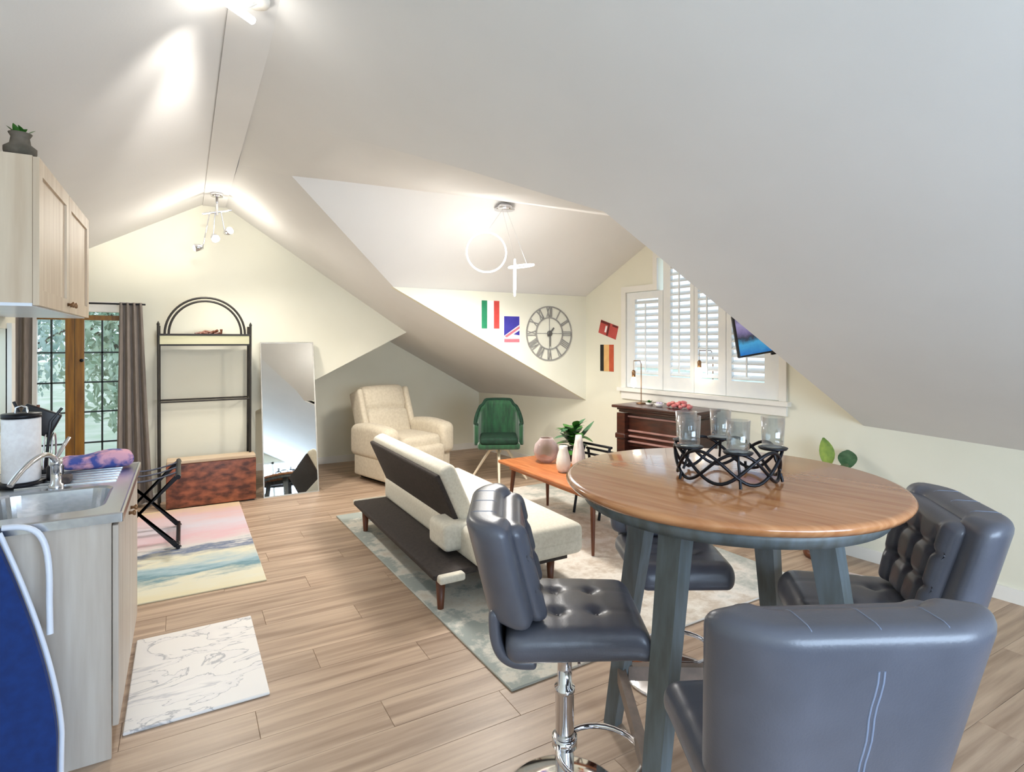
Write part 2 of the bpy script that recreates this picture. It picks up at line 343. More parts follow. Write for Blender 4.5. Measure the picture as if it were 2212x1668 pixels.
# skirting
BBH = 0.085
struct(MB().box(0.66, wx(YA) - 0.005, YA - 0.014, YA, 0, BBH).build('baseboard_alcove', WHITE), 'white skirting along the alcove wall', 'baseboard')
mb = MB(); mb.prism([(wx(0), 0, 0), (wx(0) - 0.014, 0, 0), (wx(YA) - 0.014, YA - 0.015, 0), (wx(YA), YA - 0.015, 0)], (0, 0, BBH))
struct(mb.build('baseboard_right', WHITE), 'white skirting along the right wall', 'baseboard')
struct(MB().box(-0.45, 0.645, YG - 0.014, YG, 0, BBH).build('baseboard_gable', WHITE), 'white skirting below the gable wall', 'baseboard')

# ------------------------------------------------------------------ windows and doors
PANE = mat('window_glass', (244, 248, 248), 0.0)
nt = PANE.node_tree; _t = nt.nodes.new('ShaderNodeBsdfTransparent'); _g = nt.nodes.new('ShaderNodeBsdfGlossy'); _g.inputs['Roughness'].default_value = 0.0
_m = nt.nodes.new('ShaderNodeMixShader'); _m.inputs[0].default_value = 0.06; nt.links.new(_t.outputs[0], _m.inputs[1]); nt.links.new(_g.outputs[0], _m.inputs[2])
nt.links.new(_m.outputs[0], nt.nodes['Material Output'].inputs['Surface'])
# glazed doors in the gable wall: door_1 (left leaf), door_2 (right leaf)
MUNT = mat('dark_door_glazing_bars', (52, 62, 60), 0.5, rgb2=(44, 54, 52))
def glazed_leaf(n, x0, x1, hinge_left, label):
    t = thing('door_%d' % n, label, 'door', (x0, YG + 0.02, 0)); t['kind'] = 'structure'
    W = x1 - x0; s = 0.062
    L_, R_ = (0.03, 0.066) if hinge_left else (0.066, 0.03)
    MB().box(0, L_, 0, 0.045, 0, DZ - 0.03).build('stile', DOORWOOD if not hinge_left else WHITE, t)
    MB().box(W - R_, W, 0, 0.045, 0, DZ - 0.03).build('stile', DOORWOOD if hinge_left else WHITE, t)
    MB().box(L_, W - R_, 0, 0.045, 0, 0.22).build('rail', DOORWOOD, t)
    MB().box(L_, W - R_, 0, 0.045, DZ - 0.075, DZ - 0.03).build('rail', DOORWOOD, t)
    zs = [0.22, 0.33, 0.61, 0.89, 1.16, 1.43, DZ - 0.075]
    xc = (L_ + W - R_) / 2
    MB().box(xc - 0.007, xc + 0.007, 0.012, 0.03, 0.22, DZ - 0.075).build('glazing_bar', MUNT, t)
    for z in zs[1:-1]: MB().box(L_, W - R_, 0.012, 0.03, z - 0.007, z + 0.007).build('glazing_bar', MUNT, t)
    for i in range(len(zs) - 1):
        for a, b in ((L_, xc), (xc, W - R_)):
            MB().box(a, b, 0.019, 0.023, zs[i], zs[i + 1]).build('pane', PANE, t)
    if not hinge_left: MB().lathe([(0.0, 0), (0.012, 0.004), (0.016, 0.02), (0.012, 0.034), (0, 0.038)], 12).build('knob', BLACK, t, (0.05, -0.0, 1.36), (90, 0, 0))
    return t
glazed_leaf(1, -1.14, -0.845, True, 'left glazed door leaf with dark glazing bars and wood stile')
glazed_leaf(2, -0.841, -0.48, False, 'right glazed door leaf beside the taupe curtain')
struct(MB().box(-1.22, -0.40, YG - 0.022, YG, DZ, DZ + 0.095).box(-0.47, -0.405, YG - 0.02, YG, 0, DZ).box(-1.22, -1.15, YG - 0.02, YG, 0, DZ).build('trim_2', WHITE), 'white casing around the glazed doors', 'trim')
# sink window
t = thing('window_1', 'narrow window over the sink in the kitchen wall', 'window', (XK, (SY0 + SY1) / 2, SZ0)); t['kind'] = 'structure'
hw = (SY1 - SY0) / 2; hz = SZ1 - SZ0
for nm, b in (('casing', (-0.005, 0.02, hw, hw + 0.075, -0.03, hz + 0.03)), ('casing', (-0.005, 0.02, -hw - 0.075, -hw, -0.03, hz + 0.03)), ('casing', (-0.005, 0.02, -hw, hw, -0.07, 0.0)),
              ('sash', (-0.08, -0.03, -0.02, 0.02, 0, hz)), ('sash', (-0.08, -0.03, -hw, hw, 0, 0.03)), ('sash', (-0.08, -0.03, -hw, hw, hz - 0.03, hz))):
    MB().box(*b).build(nm, WHITE, t)
MB().box(-0.056, -0.052, -hw, hw, 0, hz).build('pane', PANE, t)
# rear window (behind the viewpoint)
t = thing('window_2', 'wide rear window behind the viewpoint', 'window', (0, YB, 0)); t['kind'] = 'structure'
for x in (RX0, 0.78, 1.78, RX1 - 0.05): MB().box(x, x + 0.05, -0.08, -0.02, RZa, RZb).build('frame_post', WHITE, t)
for z in (RZa, RZb - 0.05): MB().box(RX0, RX1, -0.08, -0.02, z, z + 0.05).build('frame_rail', WHITE, t)
for a, b in ((RX0 + 0.05, 0.78), (0.83, 1.78), (1.83, RX1 - 0.05)): MB().box(a, b, -0.052, -0.048, RZa + 0.05, RZb - 0.05).build('pane', PANE, t)

# dormer window with four plantation shutters
t = thing('window_3', 'white dormer window with four plantation shutters', 'window', (wx(3.68), 3.68, 0), 0); t['kind'] = 'structure'
t.rotation_euler = (0, 0, math.atan(WB))         # local +y runs along the wall away from the viewer, -x into the room
def ly(yy): return (yy - 3.68) * math.sqrt(1 + WB * WB)
def cas(y0, y1, z0, z1, nm='casing', x0=-0.022, x1=0.0): return MB().box(x0, x1, ly(y0), ly(y1), z0, z1).build(nm, WHITE, t)
cas(WY1, WY1 + 0.06, WZ0 - 0.03, WZS + 0.06); cas(WY0 - 0.06, WY0, WZ0 - 0.03, WZS + 0.06)
cas(CY1, WY1, WZS, WZS + 0.06); cas(WY0, CY0, WZS, WZS + 0.06); cas(CY1, CY1 + 0.05, WZS + 0.06, WZC + 0.06); cas(CY0 - 0.05, CY0, WZS + 0.06, WZC + 0.06); cas(CY0, CY1, WZC, WZC + 0.06)
cas(WY0 - 0.09, WY1 + 0.09, WZ0 - 0.035, WZ0, 'sill', -0.055, 0.0); cas(WY0 - 0.06, WY1 + 0.06, WZ0 - 0.115, WZ0 - 0.035, 'apron')
MB().box(0.075, 0.079, ly(WY0), ly(WY1), WZ0, WZS).build('pane', PANE, t); MB().box(0.075, 0.079, ly(CY0), ly(CY1), WZS, WZC).build('pane', PANE, t)
def shutter(y0, y1, z1, s0, s1):
    """one louvred panel between y0..y1 (far first), louvres between s0..s1"""
    sh = bpy.data.objects.new('shutter', None); COL.objects.link(sh); sh.parent = t
    z0 = WZ0 + 0.005; a, b, c, d = ly(y0), ly(s0), ly(s1), ly(y1)
    MB().box(-0.005, 0.03, a, b, z0, z1).build('stile', LOUV, sh); MB().box(-0.005, 0.03, c, d, z0, z1).build('stile', LOUV, sh)
    MB().box(-0.005, 0.03, b, c, z0, z0 + 0.13).build('rail', LOUV, sh); MB().box(-0.005, 0.03, b, c, z1 - 0.07, z1).build('rail', LOUV, sh)
    k = int((z1 - 0.07 - z0 - 0.13) / 0.062); dz = (z1 - 0.20 - z0) / k; me = None
    for i in range(k):
        z = z0 + 0.13 + dz * (i + 0.5)
        if me is None:
            o = MB().rbox(0.058, c - b, 0.010, 0.0045, (1, 1, 1)).build('louvre', LOUV, sh); me = o.data
        else: o = bpy.data.objects.new('louvre', me); COL.objects.link(o); o.parent = sh
        o.location = (0.018, (b + c) / 2, z); o.rotation_euler = (0, R(-36), 0)
    MB().box(-0.022, -0.012, (b + c) / 2 - 0.006, (b + c) / 2 + 0.006, z0 + 0.17, z1 - 0.12).build('tilt_rod', LOUV, sh)
shutter(4.03, WY1 - 0.005, WZS - 0.005, 4.085, 4.385)
shutter(3.672, 4.025, WZC - 0.005, 3.715, 3.94)
shutter(3.345, 3.668, WZC - 0.005, 3.42, 3.632)
shutter(WY0 + 0.005, 3.34, WZS - 0.005, 2.99, 3.29)

# ------------------------------------------------------------------ bar table
def face(dx, dy): return math.degrees(math.atan2(-dx, dy))
TH, TC, TR = 1.07, (1.605, 1.33), 0.54
t = thing('bar_table', 'tall round wooden bar table with grey splayed legs', 'table', (TC[0], TC[1], 0), 13.5)
MB().lathe([(0, TH - 0.036), (TR - 0.035, TH - 0.036), (TR - 0.012, TH - 0.030), (TR - 0.002, TH - 0.018), (TR, TH - 0.011), (TR - 0.006, TH - 0.003), (TR - 0.018, TH), (0, TH)], 96).build('tabletop', TABLEWOOD, t)
MB().lathe([(TR - 0.075, TH - 0.078), (TR - 0.062, TH - 0.078), (TR - 0.046, TH - 0.0362), (TR - 0.075, TH - 0.0362), (TR - 0.075, TH - 0.078)], 96, cap=False).build('apron', GREYPAINT, t)
lg = []
for k in range(4):
    a = k * math.pi / 2; top = Vector((0.30 * math.cos(a), 0.30 * math.sin(a), TH - 0.037)); bot = Vector((0.47 * math.cos(a), 0.47 * math.sin(a), 0))
    u = Vector((math.cos(a), math.sin(a), 0)); v = Vector((-math.sin(a), math.cos(a), 0)); q = []
    for p, h in ((bot, 0.026), (bot.lerp(top, 0.9), 0.038), (top, 0.045)):
        q += [p - u * h - v * h, p + u * h - v * h, p + u * h + v * h, p - u * h + v * h]
    MB().add(q, [(3, 2, 1, 0), (8, 9, 10, 11)] + [(j * 4 + i, j * 4 + (i + 1) % 4, j * 4 + 4 + (i + 1) % 4, j * 4 + 4 + i) for j in range(2) for i in range(4)]).build('leg', GREYPAINT, t)
    lg.append(bot.lerp(top, 0.215))
WST = mat('worn_taupe_stretcher', (134, 116, 104), 0.5, rgb2=(112, 98, 88), scale=8, stretch=(2, 2, 2))
for k in range(4):
    a, b = lg[k], lg[(k + 1) % 4]; d = (b - a).normalized(); n = Vector((-d.y, d.x, 0)) * 0.016; z = Vector((0, 0, 0.028))
    a = a + d * 0.03; b = b - d * 0.03
    MB().add([a - n - z, a + n - z, a + n + z, a - n + z, b - n - z, b + n - z, b + n + z, b - n + z], [(0, 1, 2, 3), (7, 6, 5, 4), (0, 4, 5, 1), (1, 5, 6, 2), (2, 6, 7, 3), (3, 7, 4, 0)]).build('stretcher', WST, t)
for k in range(2):
    a = k * math.pi / 2; u = Vector((math.cos(a), math.sin(a), 0)); v = Vector((-u.y, u.x, 0)) * 0.03; e = u * 0.27
    z0, z1 = TH - 0.10, TH - 0.037
    MB().add([-e - v + Vector((0, 0, z0)), -e + v + Vector((0, 0, z0)), e + v + Vector((0, 0, z0)), e - v + Vector((0, 0, z0)), -e - v + Vector((0, 0, z1)), -e + v + Vector((0, 0, z1)), e + v + Vector((0, 0, z1)), e - v + Vector((0, 0, z1))],
             [(0, 1, 2, 3), (7, 6, 5, 4), (0, 4, 5, 1), (1, 5, 6, 2), (2, 6, 7, 3), (3, 7, 4, 0)]).build('bearer', GREYPAINT, t)

# ------------------------------------------------------------------ bar stools
def stool(label, loc, rzd, h, ring_rot=0, bh=0.325):
    """h = seat top height; local +y is forward"""
    t = thing('bar_stool', label, 'stool', (loc[0], loc[1], 0), rzd, 'bar stools around the round table')
    MB().lathe([(0, 0), (0.205, 0), (0.21, 0.006), (0.20, 0.012), (0.12, 0.02), (0.055, 0.03), (0.04, 0.045), (0, 0.045)], 48).build('base', CHROME, t)
    MB().lathe([(0.031, 0.04), (0.031, h - 0.30), (0.034, h - 0.295), (0.034, h - 0.28), (0.024, h - 0.275), (0.024, h - 0.115), (0.05, h - 0.11), (0.05, h - 0.099)], 24).build('pole', CHROME, t)
    fr = MB(); pts = []
    for k in range(29):
        a = -math.pi * 0.5 + (2 * math.pi) * (k / 28); pts.append((0.135 * math.cos(a), 0.125 + 0.135 * math.sin(a), 0.205))
    fr.tube(pts[:-1], 0.0095, 8, closed=True); fr.lathe([(0.0315, 0.19), (0.042, 0.19), (0.042, 0.222), (0.0315, 0.222)], 20)
    f_ = fr.build('footrest', CHROME, t); f_.rotation_euler = (0, 0, R(ring_rot))
    tz = h - 0.049
    tuft = [(-0.075, 0.065), (0.075, 0.065), (-0.075, -0.06), (0.075, -0.06)]
    def seatfn(p):
        x, y, z = p
        if z > 0:
            k = 0.0
            for a, b in tuft: k += 0.017 * math.exp(-((x - a) ** 2 + (y - b) ** 2) / 0.0005)
            k += 0.0025 * math.exp(-((abs(x) - 0.075) ** 2) / 0.00006) * (1 if abs(y) < 0.19 else 0.3) + 0.0025 * math.exp(-(min(abs(y - 0.065), abs(y + 0.06)) ** 2) / 0.00006)
            z = z + 0.010 * (1 - (x / 0.22) ** 2) * (1 - (y / 0.23) ** 2) - k
        s_ = 1.0 - 0.05 * (y / 0.22)
        return (x * s_, y, z - (0.02 * max(0, (y - 0.16) / 0.06) ** 2 if y > 0.16 else 0))
    st = MB().rbox(0.43, 0.45, 0.098, 0.042, (26, 26, 3), seatfn, Matrix.Translation((0, 0.03, tz))).build('seat', LEATHER, t)
    for a, b in tuft: MB().lathe([(0, -0.004), (0.009, -0.003), (0.010, 0.0), (0.006, 0.004), (0, 0.005)], 12).build('button', LEATHER, st, (a, b + 0.03, h - 0.012))
    # U-shaped backrest, outer shell + tufted inner cushion
    A, RR = 0.118, 0.095
    def bend(s, out, y0):
        """s along the arc, out = distance outwards (backwards)"""
        if abs(s) <= A: return (s, y0 - out)
        th = (abs(s) - A) / RR; sg = 1 if s > 0 else -1
        return (sg * (A + (RR + out) * math.sin(th)), y0 + RR - (RR + out) * math.cos(th))
    def backfn(p):
        s, o, z = p
        x, y = bend(s, o, -0.225)
        y += -0.05 * (z / 0.2)                    # leans back
        x *= 1.0 + 0.07 * (z / 0.2)
        return (x, y, z)
    zc = h + 0.012 + bh / 2
    M = Matrix.Translation((0, 0, zc))
    bk = MB().rbox(0.50, 0.118, bh, 0.036, (40, 3, 14), backfn, M).build('backrest', LEATHER, t)
    bt = [(-0.115, 0.055), (0, 0.055), (0.115, 0.055), (-0.115, -0.05), (0, -0.05), (0.115, -0.05)]
    def padfn(p):
        s, o, z = p
        if o < 0:
            k = 0
            for a, b in bt: k += 0.016 * math.exp(-((s - a) ** 2 + (z - b) ** 2) / 0.0005)
            k += 0.011 * math.exp(-(min(abs(s), abs(abs(s) - 0.115)) ** 2) / 0.00012) + 0.011 * math.exp(-(min(abs(z - 0.055), abs(z + 0.05)) ** 2) / 0.00012)
            o = o + k * max(0.0, min(1.0, (0.125 - z) / 0.04))
        x, y = bend(s, o, -0.146); y += -0.05 * (z / 0.2); x *= 0.97 + 0.12 * (z / 0.2)
        return (x, y, z)
    MB().rbox(0.40, 0.072, bh - 0.022, 0.028, (44, 3, 30), padfn, Matrix.Translation((0, 0, zc - 0.012))).build('back_cushion', LEATHER, bk)
    # curved carrier joining seat and back
    def carfn(p):
        s, q, o = p                                # q along profile 0..1
        u = (q + 0.17) / 0.34; pr = bez((0, -0.10, -0.112), (0, -0.19, -0.115), (0, -0.236, -0.09), (0, -0.228, 0.06), 24)
        i = min(int(u * 24), 23); fr_ = u * 24 - i; a, b = pr[i], pr[i + 1]
        y = a[1] + (b[1] - a[1]) * fr_; z = a[2] + (b[2] - a[2]) * fr_; dy, dz = b[1] - a[1], b[2] - a[2]; L = math.hypot(dy, dz)
        return (s * (0.9 + 0.1 * u), y + dz / L * o, z - dy / L * o)
    MB().rbox(0.40, 0.34, 0.034, 0.015, (10, 22, 1), carfn, Matrix.Translation((0, 0.0, h))).build('shell', LEATHER, t)
    # stitched seams on the back
    sm = MB()
    for x0 in (-0.115, 0.0, 0.115):
        pts = []
        for k in range(9):
            o = -0.05 + 0.1 * k / 8; e_ = max(0.0, abs(o) - 0.0215); z = bh / 2 - 0.036 + math.sqrt(0.036 ** 2 - min(e_, 0.036) ** 2)
            q = backfn((x0, o, z)); pts.append((q[0], q[1], q[2] + zc))
        sm.tube(pts, 0.0014, 5)
    for dx in (-0.005, 0.005):
        pts = [(lambda q: (q[0], q[1], q[2] + zc))(backfn((dx + 0.002 * math.sin(k * 1.3), 0.0582, bh / 2 - 0.075 - 0.24 * k / 10))) for k in range(11)]
        sm.tube(pts, 0.0026, 5)
    sm.build('seam', STITCH, bk)
    MB().tube([(0.03, 0.02, h - 0.11), (0.10, 0.03, h - 0.112), (0.16, 0.03, h - 0.12)], 0.005, 6).build('lever', CHROME, t)
    return t
stool('slate leather bar stool left of the table, side turned to us, nearest the sofa', (1.10, 1.56), face(0.87, -0.50), 0.665, -30)
stool('slate leather bar stool in the foreground, back towards us with a zipped seam', (1.175, 0.81), face(0.45, 0.89), 0.645, 20, 0.385)
stool('dark bar stool on the right with its tufted inner back facing the table', (1.96, 1.04), face(-0.70, 0.71), 0.69, 0)
stool('dark bar stool pushed under the far side of the table', (1.93, 1.90), face(-0.42, -0.75), 0.60, 0)

# ------------------------------------------------------------------ candle centrepiece
CX, CY = 1.592, 1.312
t = thing('candle_centrepiece', 'black woven wire candle centrepiece on the round table', 'candle holder', (CX, CY, TH))
rw = 0.165
def wave(ph, amp, z0, n, tw):
    return [((rw + 0.006 * math.sin(n * a + ph)) * math.cos(a), (rw + 0.006 * math.sin(n * a + ph)) * math.sin(a), z0 + amp * math.sin(n * a + ph)) for a in [2 * math.pi * k / 72 for k in range(72)]]
for ph in (0, 2 * math.pi / 3, 4 * math.pi / 3):
    MB().tube(wave(ph, 0.050, 0.062, 3, 0), 0.0055, 7, closed=True).build('wire', BLACK, t)
cups = [(R(q), 0.0) for q in (-97, -25, 78, 140, 195)]
for a, _ in cups:
    a += R(-30); px, py = 0.142 * math.cos(a), 0.142 * math.sin(a)
    MB().lathe([(0, 0.108), (0.042, 0.108), (0.046, 0.114), (0.042, 0.1155), (0, 0.1155)], 24, (px, py, 0)).build('cup_plate', BLACK, t)
    MB().tube([(px, py, 0.108), (px * 1.05, py * 1.05, 0.075), (px * 1.16, py * 1.16, 0.04)], 0.0045, 6).build('stem', BLACK, t)
for k in range(5):
    a = 2 * math.pi * k / 5 + 0.3; MB().tube([(rw * math.cos(a), rw * math.sin(a), 0.03), ((rw + 0.006) * math.cos(a), (rw + 0.006) * math.sin(a), 0.004)], 0.005, 6).build('foot', BLACK, t)
pos = ['front', 'right end', 'rear', 'rear left', 'left end']
GL = mat('candle_glass', (238, 242, 244), 0.03)
nt = GL.node_tree; _t = nt.nodes.new('ShaderNodeBsdfTransparent'); _t.inputs[0].default_value = (0.93, 0.95, 0.95, 1); _m = nt.nodes.new('ShaderNodeMixShader')
_l = nt.nodes.new('ShaderNodeLayerWeight'); _l.inputs[0].default_value = 0.45; _mp = nt.nodes.new('ShaderNodeMapRange'); _mp.inputs['To Min'].default_value = 0.06; _mp.inputs['To Max'].default_value = 0.55
nt.links.new(_l.outputs['Facing'], _mp.inputs[0]); nt.links.new(_mp.outputs[0], _m.inputs[0])
_g = nt.nodes.new('ShaderNodeBsdfGlossy'); _g.inputs['Roughness'].default_value = 0.05; _g.inputs['Color'].default_value = (0.95, 0.97, 1, 1)
nt.links.new(_t.outputs[0], _m.inputs[1]); nt.links.new(_g.outputs[0], _m.inputs[2]); nt.links.new(_m.outputs[0], nt.nodes['Material Output'].inputs['Surface'])
for (a, _), p in zip(cups, pos):
    a += R(-30); px, py = 0.142 * math.cos(a), 0.142 * math.sin(a)
    o = MB().lathe([(0, 0), (0.030, 0), (0.033, 0.004), (0.037, 0.098), (0.0355, 0.098), (0.0315, 0.010), (0, 0.008)], 28).build('glass_votive', GL, None, (CX + px, CY + py, TH + 0.1157))
    tag(o, 'clear glass candle cup at the %s of the black wire centrepiece' % p, 'candle cup', 'glass cups on the centrepiece')

# ------------------------------------------------------------------ rugs and mats
RUGM = bands_mat('faded_ivory_rug', [(0.0, (160, 166, 160)), (0.10, (214, 210, 198)), (0.30, (198, 184, 166)), (0.48, (234, 226, 214)), (0.64, (200, 184, 166)), (0.8, (230, 222, 212)), (1.0, (176, 178, 170))], 'X', 0.95, 0.62, 7.0, (1, 1.4, 1))
o = MB().rbox(2.20, 2.93, 0.012, 0.005, (1, 1, 1)).build('area_rug', RUGM, None, (2.30, 3.655, 0.0062), (0, 0, 1.6))
tag(o, 'large faded ivory and grey area rug under the sofa and coffee table', 'rug')
rg2 = bands_mat('painterly_rug', [(0.0, (214, 204, 172)), (0.10, (212, 208, 188)), (0.17, (104, 138, 148)), (0.24, (158, 180, 188)), (0.33, (216, 210, 186)), (0.41, (104, 116, 142)), (0.45, (206, 202, 198)), (0.56, (212, 176, 182)), (0.72, (206, 198, 206)), (0.86, (216, 182, 182)), (1.0, (222, 196, 156))], 'Y', 0.95, 0.20, 5.0, (0.5, 2.2, 1))
o = MB().rbox(1.36, 2.06, 0.010, 0.004, (1, 1, 1)).build('painted_runner_rug', rg2, None, (-0.215, 4.98, 0.0052))
tag(o, 'multicoloured pink, blue and yellow abstract rug beside the kitchen unit', 'rug')
mm = bpy.data.materials.new('marble_print'); mm.use_nodes = True; nt = mm.node_tree; N = nt.nodes; b = N['Principled BSDF']; b.inputs['Roughness'].default_value = 0.5
tc = N.new('ShaderNodeTexCoord'); n1 = N.new('ShaderNodeTexNoise'); n1.inputs['Scale'].default_value = 1.7; n1.inputs['Detail'].default_value = 9; n1.inputs['Distortion'].default_value = 1.3
mpn = N.new('ShaderNodeMapping'); mpn.inputs['Rotation'].default_value = (0, 0, R(25)); mpn.inputs['Scale'].default_value = (1.4, 2.6, 1); nt.links.new(tc.outputs['Object'], mpn.inputs[0]); nt.links.new(mpn.outputs[0], n1.inputs[0])
rp = N.new('ShaderNodeValToRGB'); e = rp.color_ramp.elements; e[0].position = 0.0; e[0].color = lin((240, 236, 230)) + (1,); e[1].position = 1; e[1].color = lin((236, 232, 228)) + (1,)
for p, c in ((0.484, (236, 232, 228)), (0.495, (160, 161, 166)), (0.502, (232, 228, 226)), (0.60, (238, 234, 230)), (0.64, (200, 198, 200)), (0.68, (238, 234, 230))): q = e.new(p); q.color = lin(c) + (1,)
nt.links.new(n1.outputs['Fac'], rp.inputs[0]); nt.links.new(rp.outputs[0], b.inputs['Base Color'])
o = MB().rbox(0.53, 0.80, 0.014, 0.006, (1, 1, 1)).build('kitchen_mat', mm, None, (0.062, 3.067, 0.0072))
tag(o, 'white marble-print kitchen mat in front of the sink unit', 'mat')

# ------------------------------------------------------------------ sofa (futon), seen from behind
t = thing('futon_sofa', 'cream futon sofa with dark underside, its back towards us', 'sofa', (1.22, 0, 0))
MB().rbox(0.40, 1.74, 0.035, 0.012, (1, 1, 1), None, Matrix.Translation((0.20, 3.87, 0.198))).build('platform', DARKF, t)
MB().rbox(0.16, 0.06, 0.045, 0.015, (1, 1, 1), None, Matrix.Translation((0.10, 2.985, 0.19))).build('platform_edge', CREAMF, t)
MB().rbox(0.40, 0.04, 0.03, 0.012, (1, 1, 1), None, Matrix.Translation((0.20, 4.745, 0.205))).build('platform_edge', CREAMF, t)
MB().box(0.36, 0.88, 2.95, 4.70, 0.165, 0.205).build('frame', DARKF, t)
def puff(sx, sy, sz, k):
    def fn(p): x, y, z = p; return (x, y, z + math.copysign(k, z) * (1 - (2 * x / sx) ** 2) * (1 - (2 * y / sy) ** 2))
    return fn
se = MB().rbox(0.70, 1.86, 0.19, 0.045, (10, 18, 3), puff(0.7, 1.86, 0.19, 0.012), Matrix.Translation((0.60, 3.79, 0.305))).build('seat_cushion', CREAMF, t)
MB().tube([(0.26, 2.862, 0.30), (0.60, 2.859, 0.30), (0.94, 2.862, 0.30)], 0.004, 5).build('piping', CREAMF, se)
MB().rbox(0.36, 0.27, 0.17, 0.04, (6, 6, 3), None, Matrix.Translation((0.32, 3.31, 0.335))).build('end_bolster', CREAMF, t)
# raised back: leaning panel, cream cushion with dark rear
ang = R(-24)
Mb = Matrix.Translation((0.33, 3.985, 0.30)) @ Matrix.Rotation(ang, 4, 'Y')
MB().rbox(0.115, 1.47, 0.47, 0.04, (3, 16, 8), None, Mb @ Matrix.Translation((0.055, 0, 0.235))).build('back_cushion', CREAMF, t)
MB().rbox(0.03, 1.43, 0.45, 0.012, (1, 4, 4), None, Mb @ Matrix.Translation((-0.014, 0, 0.225))).build('back_panel', DARKF, t)
for x, y in ((0.05, 3.02), (0.05, 4.56), (0.80, 3.02), (0.80, 4.62)):
    MB().lathe([(0.018, 0.0125), (0.028, 0.172), (0, 0.172)], 14, (x, y, 0)).build('leg', WALNUT, t)

# ------------------------------------------------------------------ coffee table
t = thing('coffee_table', 'low teak coffee table with tapered legs in front of the sofa', 'coffee table', (2.72, 3.82, 0))
MB().rbox(0.50, 1.46, 0.028, 0.010, (2, 2, 1), None, Matrix.Translation((0, 0, 0.446))).build('tabletop', COFFEE, t)
MB().box(-0.20, 0.20, -0.60, 0.60, 0.395, 0.432).build('apron', COFFEE, t)
for sx in (-1, 1):
    for sy in (-1, 1):
        MB().tube([(sx * 0.175, sy * 0.56, 0.432), (sx * 0.205, sy * 0.60, 0.0155)], 0.02, 12, taper=[0.022, 0.011]).build('leg', WALNUT, t)

# ------------------------------------------------------------------ recliner
t = thing('recliner', 'oatmeal fabric recliner armchair against the alcove wall', 'armchair', (2.16, 6.28, 0), face(0.28, -0.96))
MB().rbox(0.56, 0.62, 0.18, 0.06, (8, 8, 3), puff(0.56, 0.62, 0.18, 0.02), Matrix.Translation((0, 0.08, 0.40))).build('seat_cushion', RECLF, t)
MB().rbox(0.58, 0.66, 0.24, 0.04, (4, 4, 3), None, Matrix.Translation((0, 0.02, 0.19))).build('base', RECLF, t)
MB().rbox(0.56, 0.12, 0.30, 0.05, (6, 3, 5), None, Matrix.Translation((0, 0.40, 0.24))).build('footrest', RECLF, t)
Mk = Matrix.Translation((0, -0.26, 0.40)) @ Matrix.Rotation(R(20), 4, 'X')
def bk2(p):
    x, y, z = p
    return (x, y + 0.025 * math.cos(x * 5.4) - (0.045 * math.exp(-((z - 0.04) ** 2) / 0.0006) if y > 0 else 0), z)
MB().rbox(0.60, 0.20, 0.66, 0.07, (10, 3, 18), bk2, Mk @ Matrix.Translation((0, 0, 0.30))).build('backrest', RECLF, t)
for s in (-1, 1):
    MB().rbox(0.07, 0.22, 0.60, 0.03, (3, 3, 8), None, Mk @ Matrix.Translation((s * 0.315, 0.01, 0.29))).build('back_wing', RECLF, t)
    MB().rbox(0.19, 0.74, 0.34, 0.07, (4, 10, 6), lambda p: (p[0], p[1], p[2] + 0.035 * math.sin((p[1] + 0.37) / 0.74 * math.pi) * (1 if p[2] > 0 else 0)), Matrix.Translation((s * 0.375, 0.03, 0.43))).build('armrest', RECLF, t)
    MB().rbox(0.15, 0.62, 0.24, 0.03, (2, 4, 3), None, Matrix.Translation((s * 0.37, 0.03, 0.17))).build('side_panel', RECLF, t)
MB().rbox(0.70, 0.60, 0.05, 0.015, (2, 2, 1), None, Matrix.Translation((0, 0, 0.025))).build('plinth', BLACKP, t)

# ------------------------------------------------------------------ green chair
t = thing('green_chair', 'emerald green velvet tub chair with pale metal legs', 'chair', (3.03, 5.56, 0), face(-0.46, -0.89))
hz_ = 0.40
def shellpt(a, v):
    """a in -1..1 round the back, v in 0..1 up"""
    th = a * R(112); rr = 0.285
    top = 0.22 + 0.24 * max(0.0, min(1.0, (0.80 - abs(a)) / 0.46))
    fl_ = 1.0 - 0.10 * v * (1 if abs(a) < 0.45 else 0.0) + 0.0 * v
    fw = 1.0 if abs(a) < 0.7 else 1.0
    return (rr * fl_ * math.sin(th) * 0.98, -rr * math.cos(th) * 0.92 - 0.03 * v * (abs(a) < 0.5), hz_ + v * top)
nu, nv = 46, 8; vo = []; 
for side in (0, 1):
    for j in range(nv + 1):
        for i in range(nu + 1):
            a = -1 + 2 * i / nu; p = Vector(shellpt(a, j / nv))
            if side: p = Vector((p.x * 0.84, p.y * 0.84, p.z + (0 if j < nv else -0.004)))
            elif abs(a) < 0.62: p += Vector((0, 0, 0))
            if side and abs(a) < 0.6: q = 0.006 * math.cos(a * 60); p += Vector((math.sin(a * 1.95), -math.cos(a * 1.95), 0)) * q
            vo.append(p)
n1_ = (nu + 1) * (nv + 1); ff = []
for j in range(nv):
    for i in range(nu):
        q = j * (nu + 1) + i; ff.append((q, q + 1, q + nu + 2, q + nu + 1)); q += n1_; ff.append((q + nu + 1, q + nu + 2, q + 1, q))
for i in range(nu):
    q = nv * (nu + 1) + i; ff.append((q, q + 1, n1_ + q + 1, n1_ + q)); ff.append((n1_ + i, n1_ + i + 1, i + 1, i))
for j in range(nv):
    q = j * (nu + 1); ff.append((q + nu + 1, n1_ + q + nu + 1, n1_ + q, q)); q += nu; ff.append((q, n1_ + q, n1_ + q + nu + 1, q + nu + 1))
MB().add(vo, ff, True).build('shell', GREENV, t)
pts = [(lambda p: (p[0] * 0.92, p[1] * 0.92, p[2] + 0.004))(shellpt(-1 + 2 * i / 46, 1)) for i in range(47)]
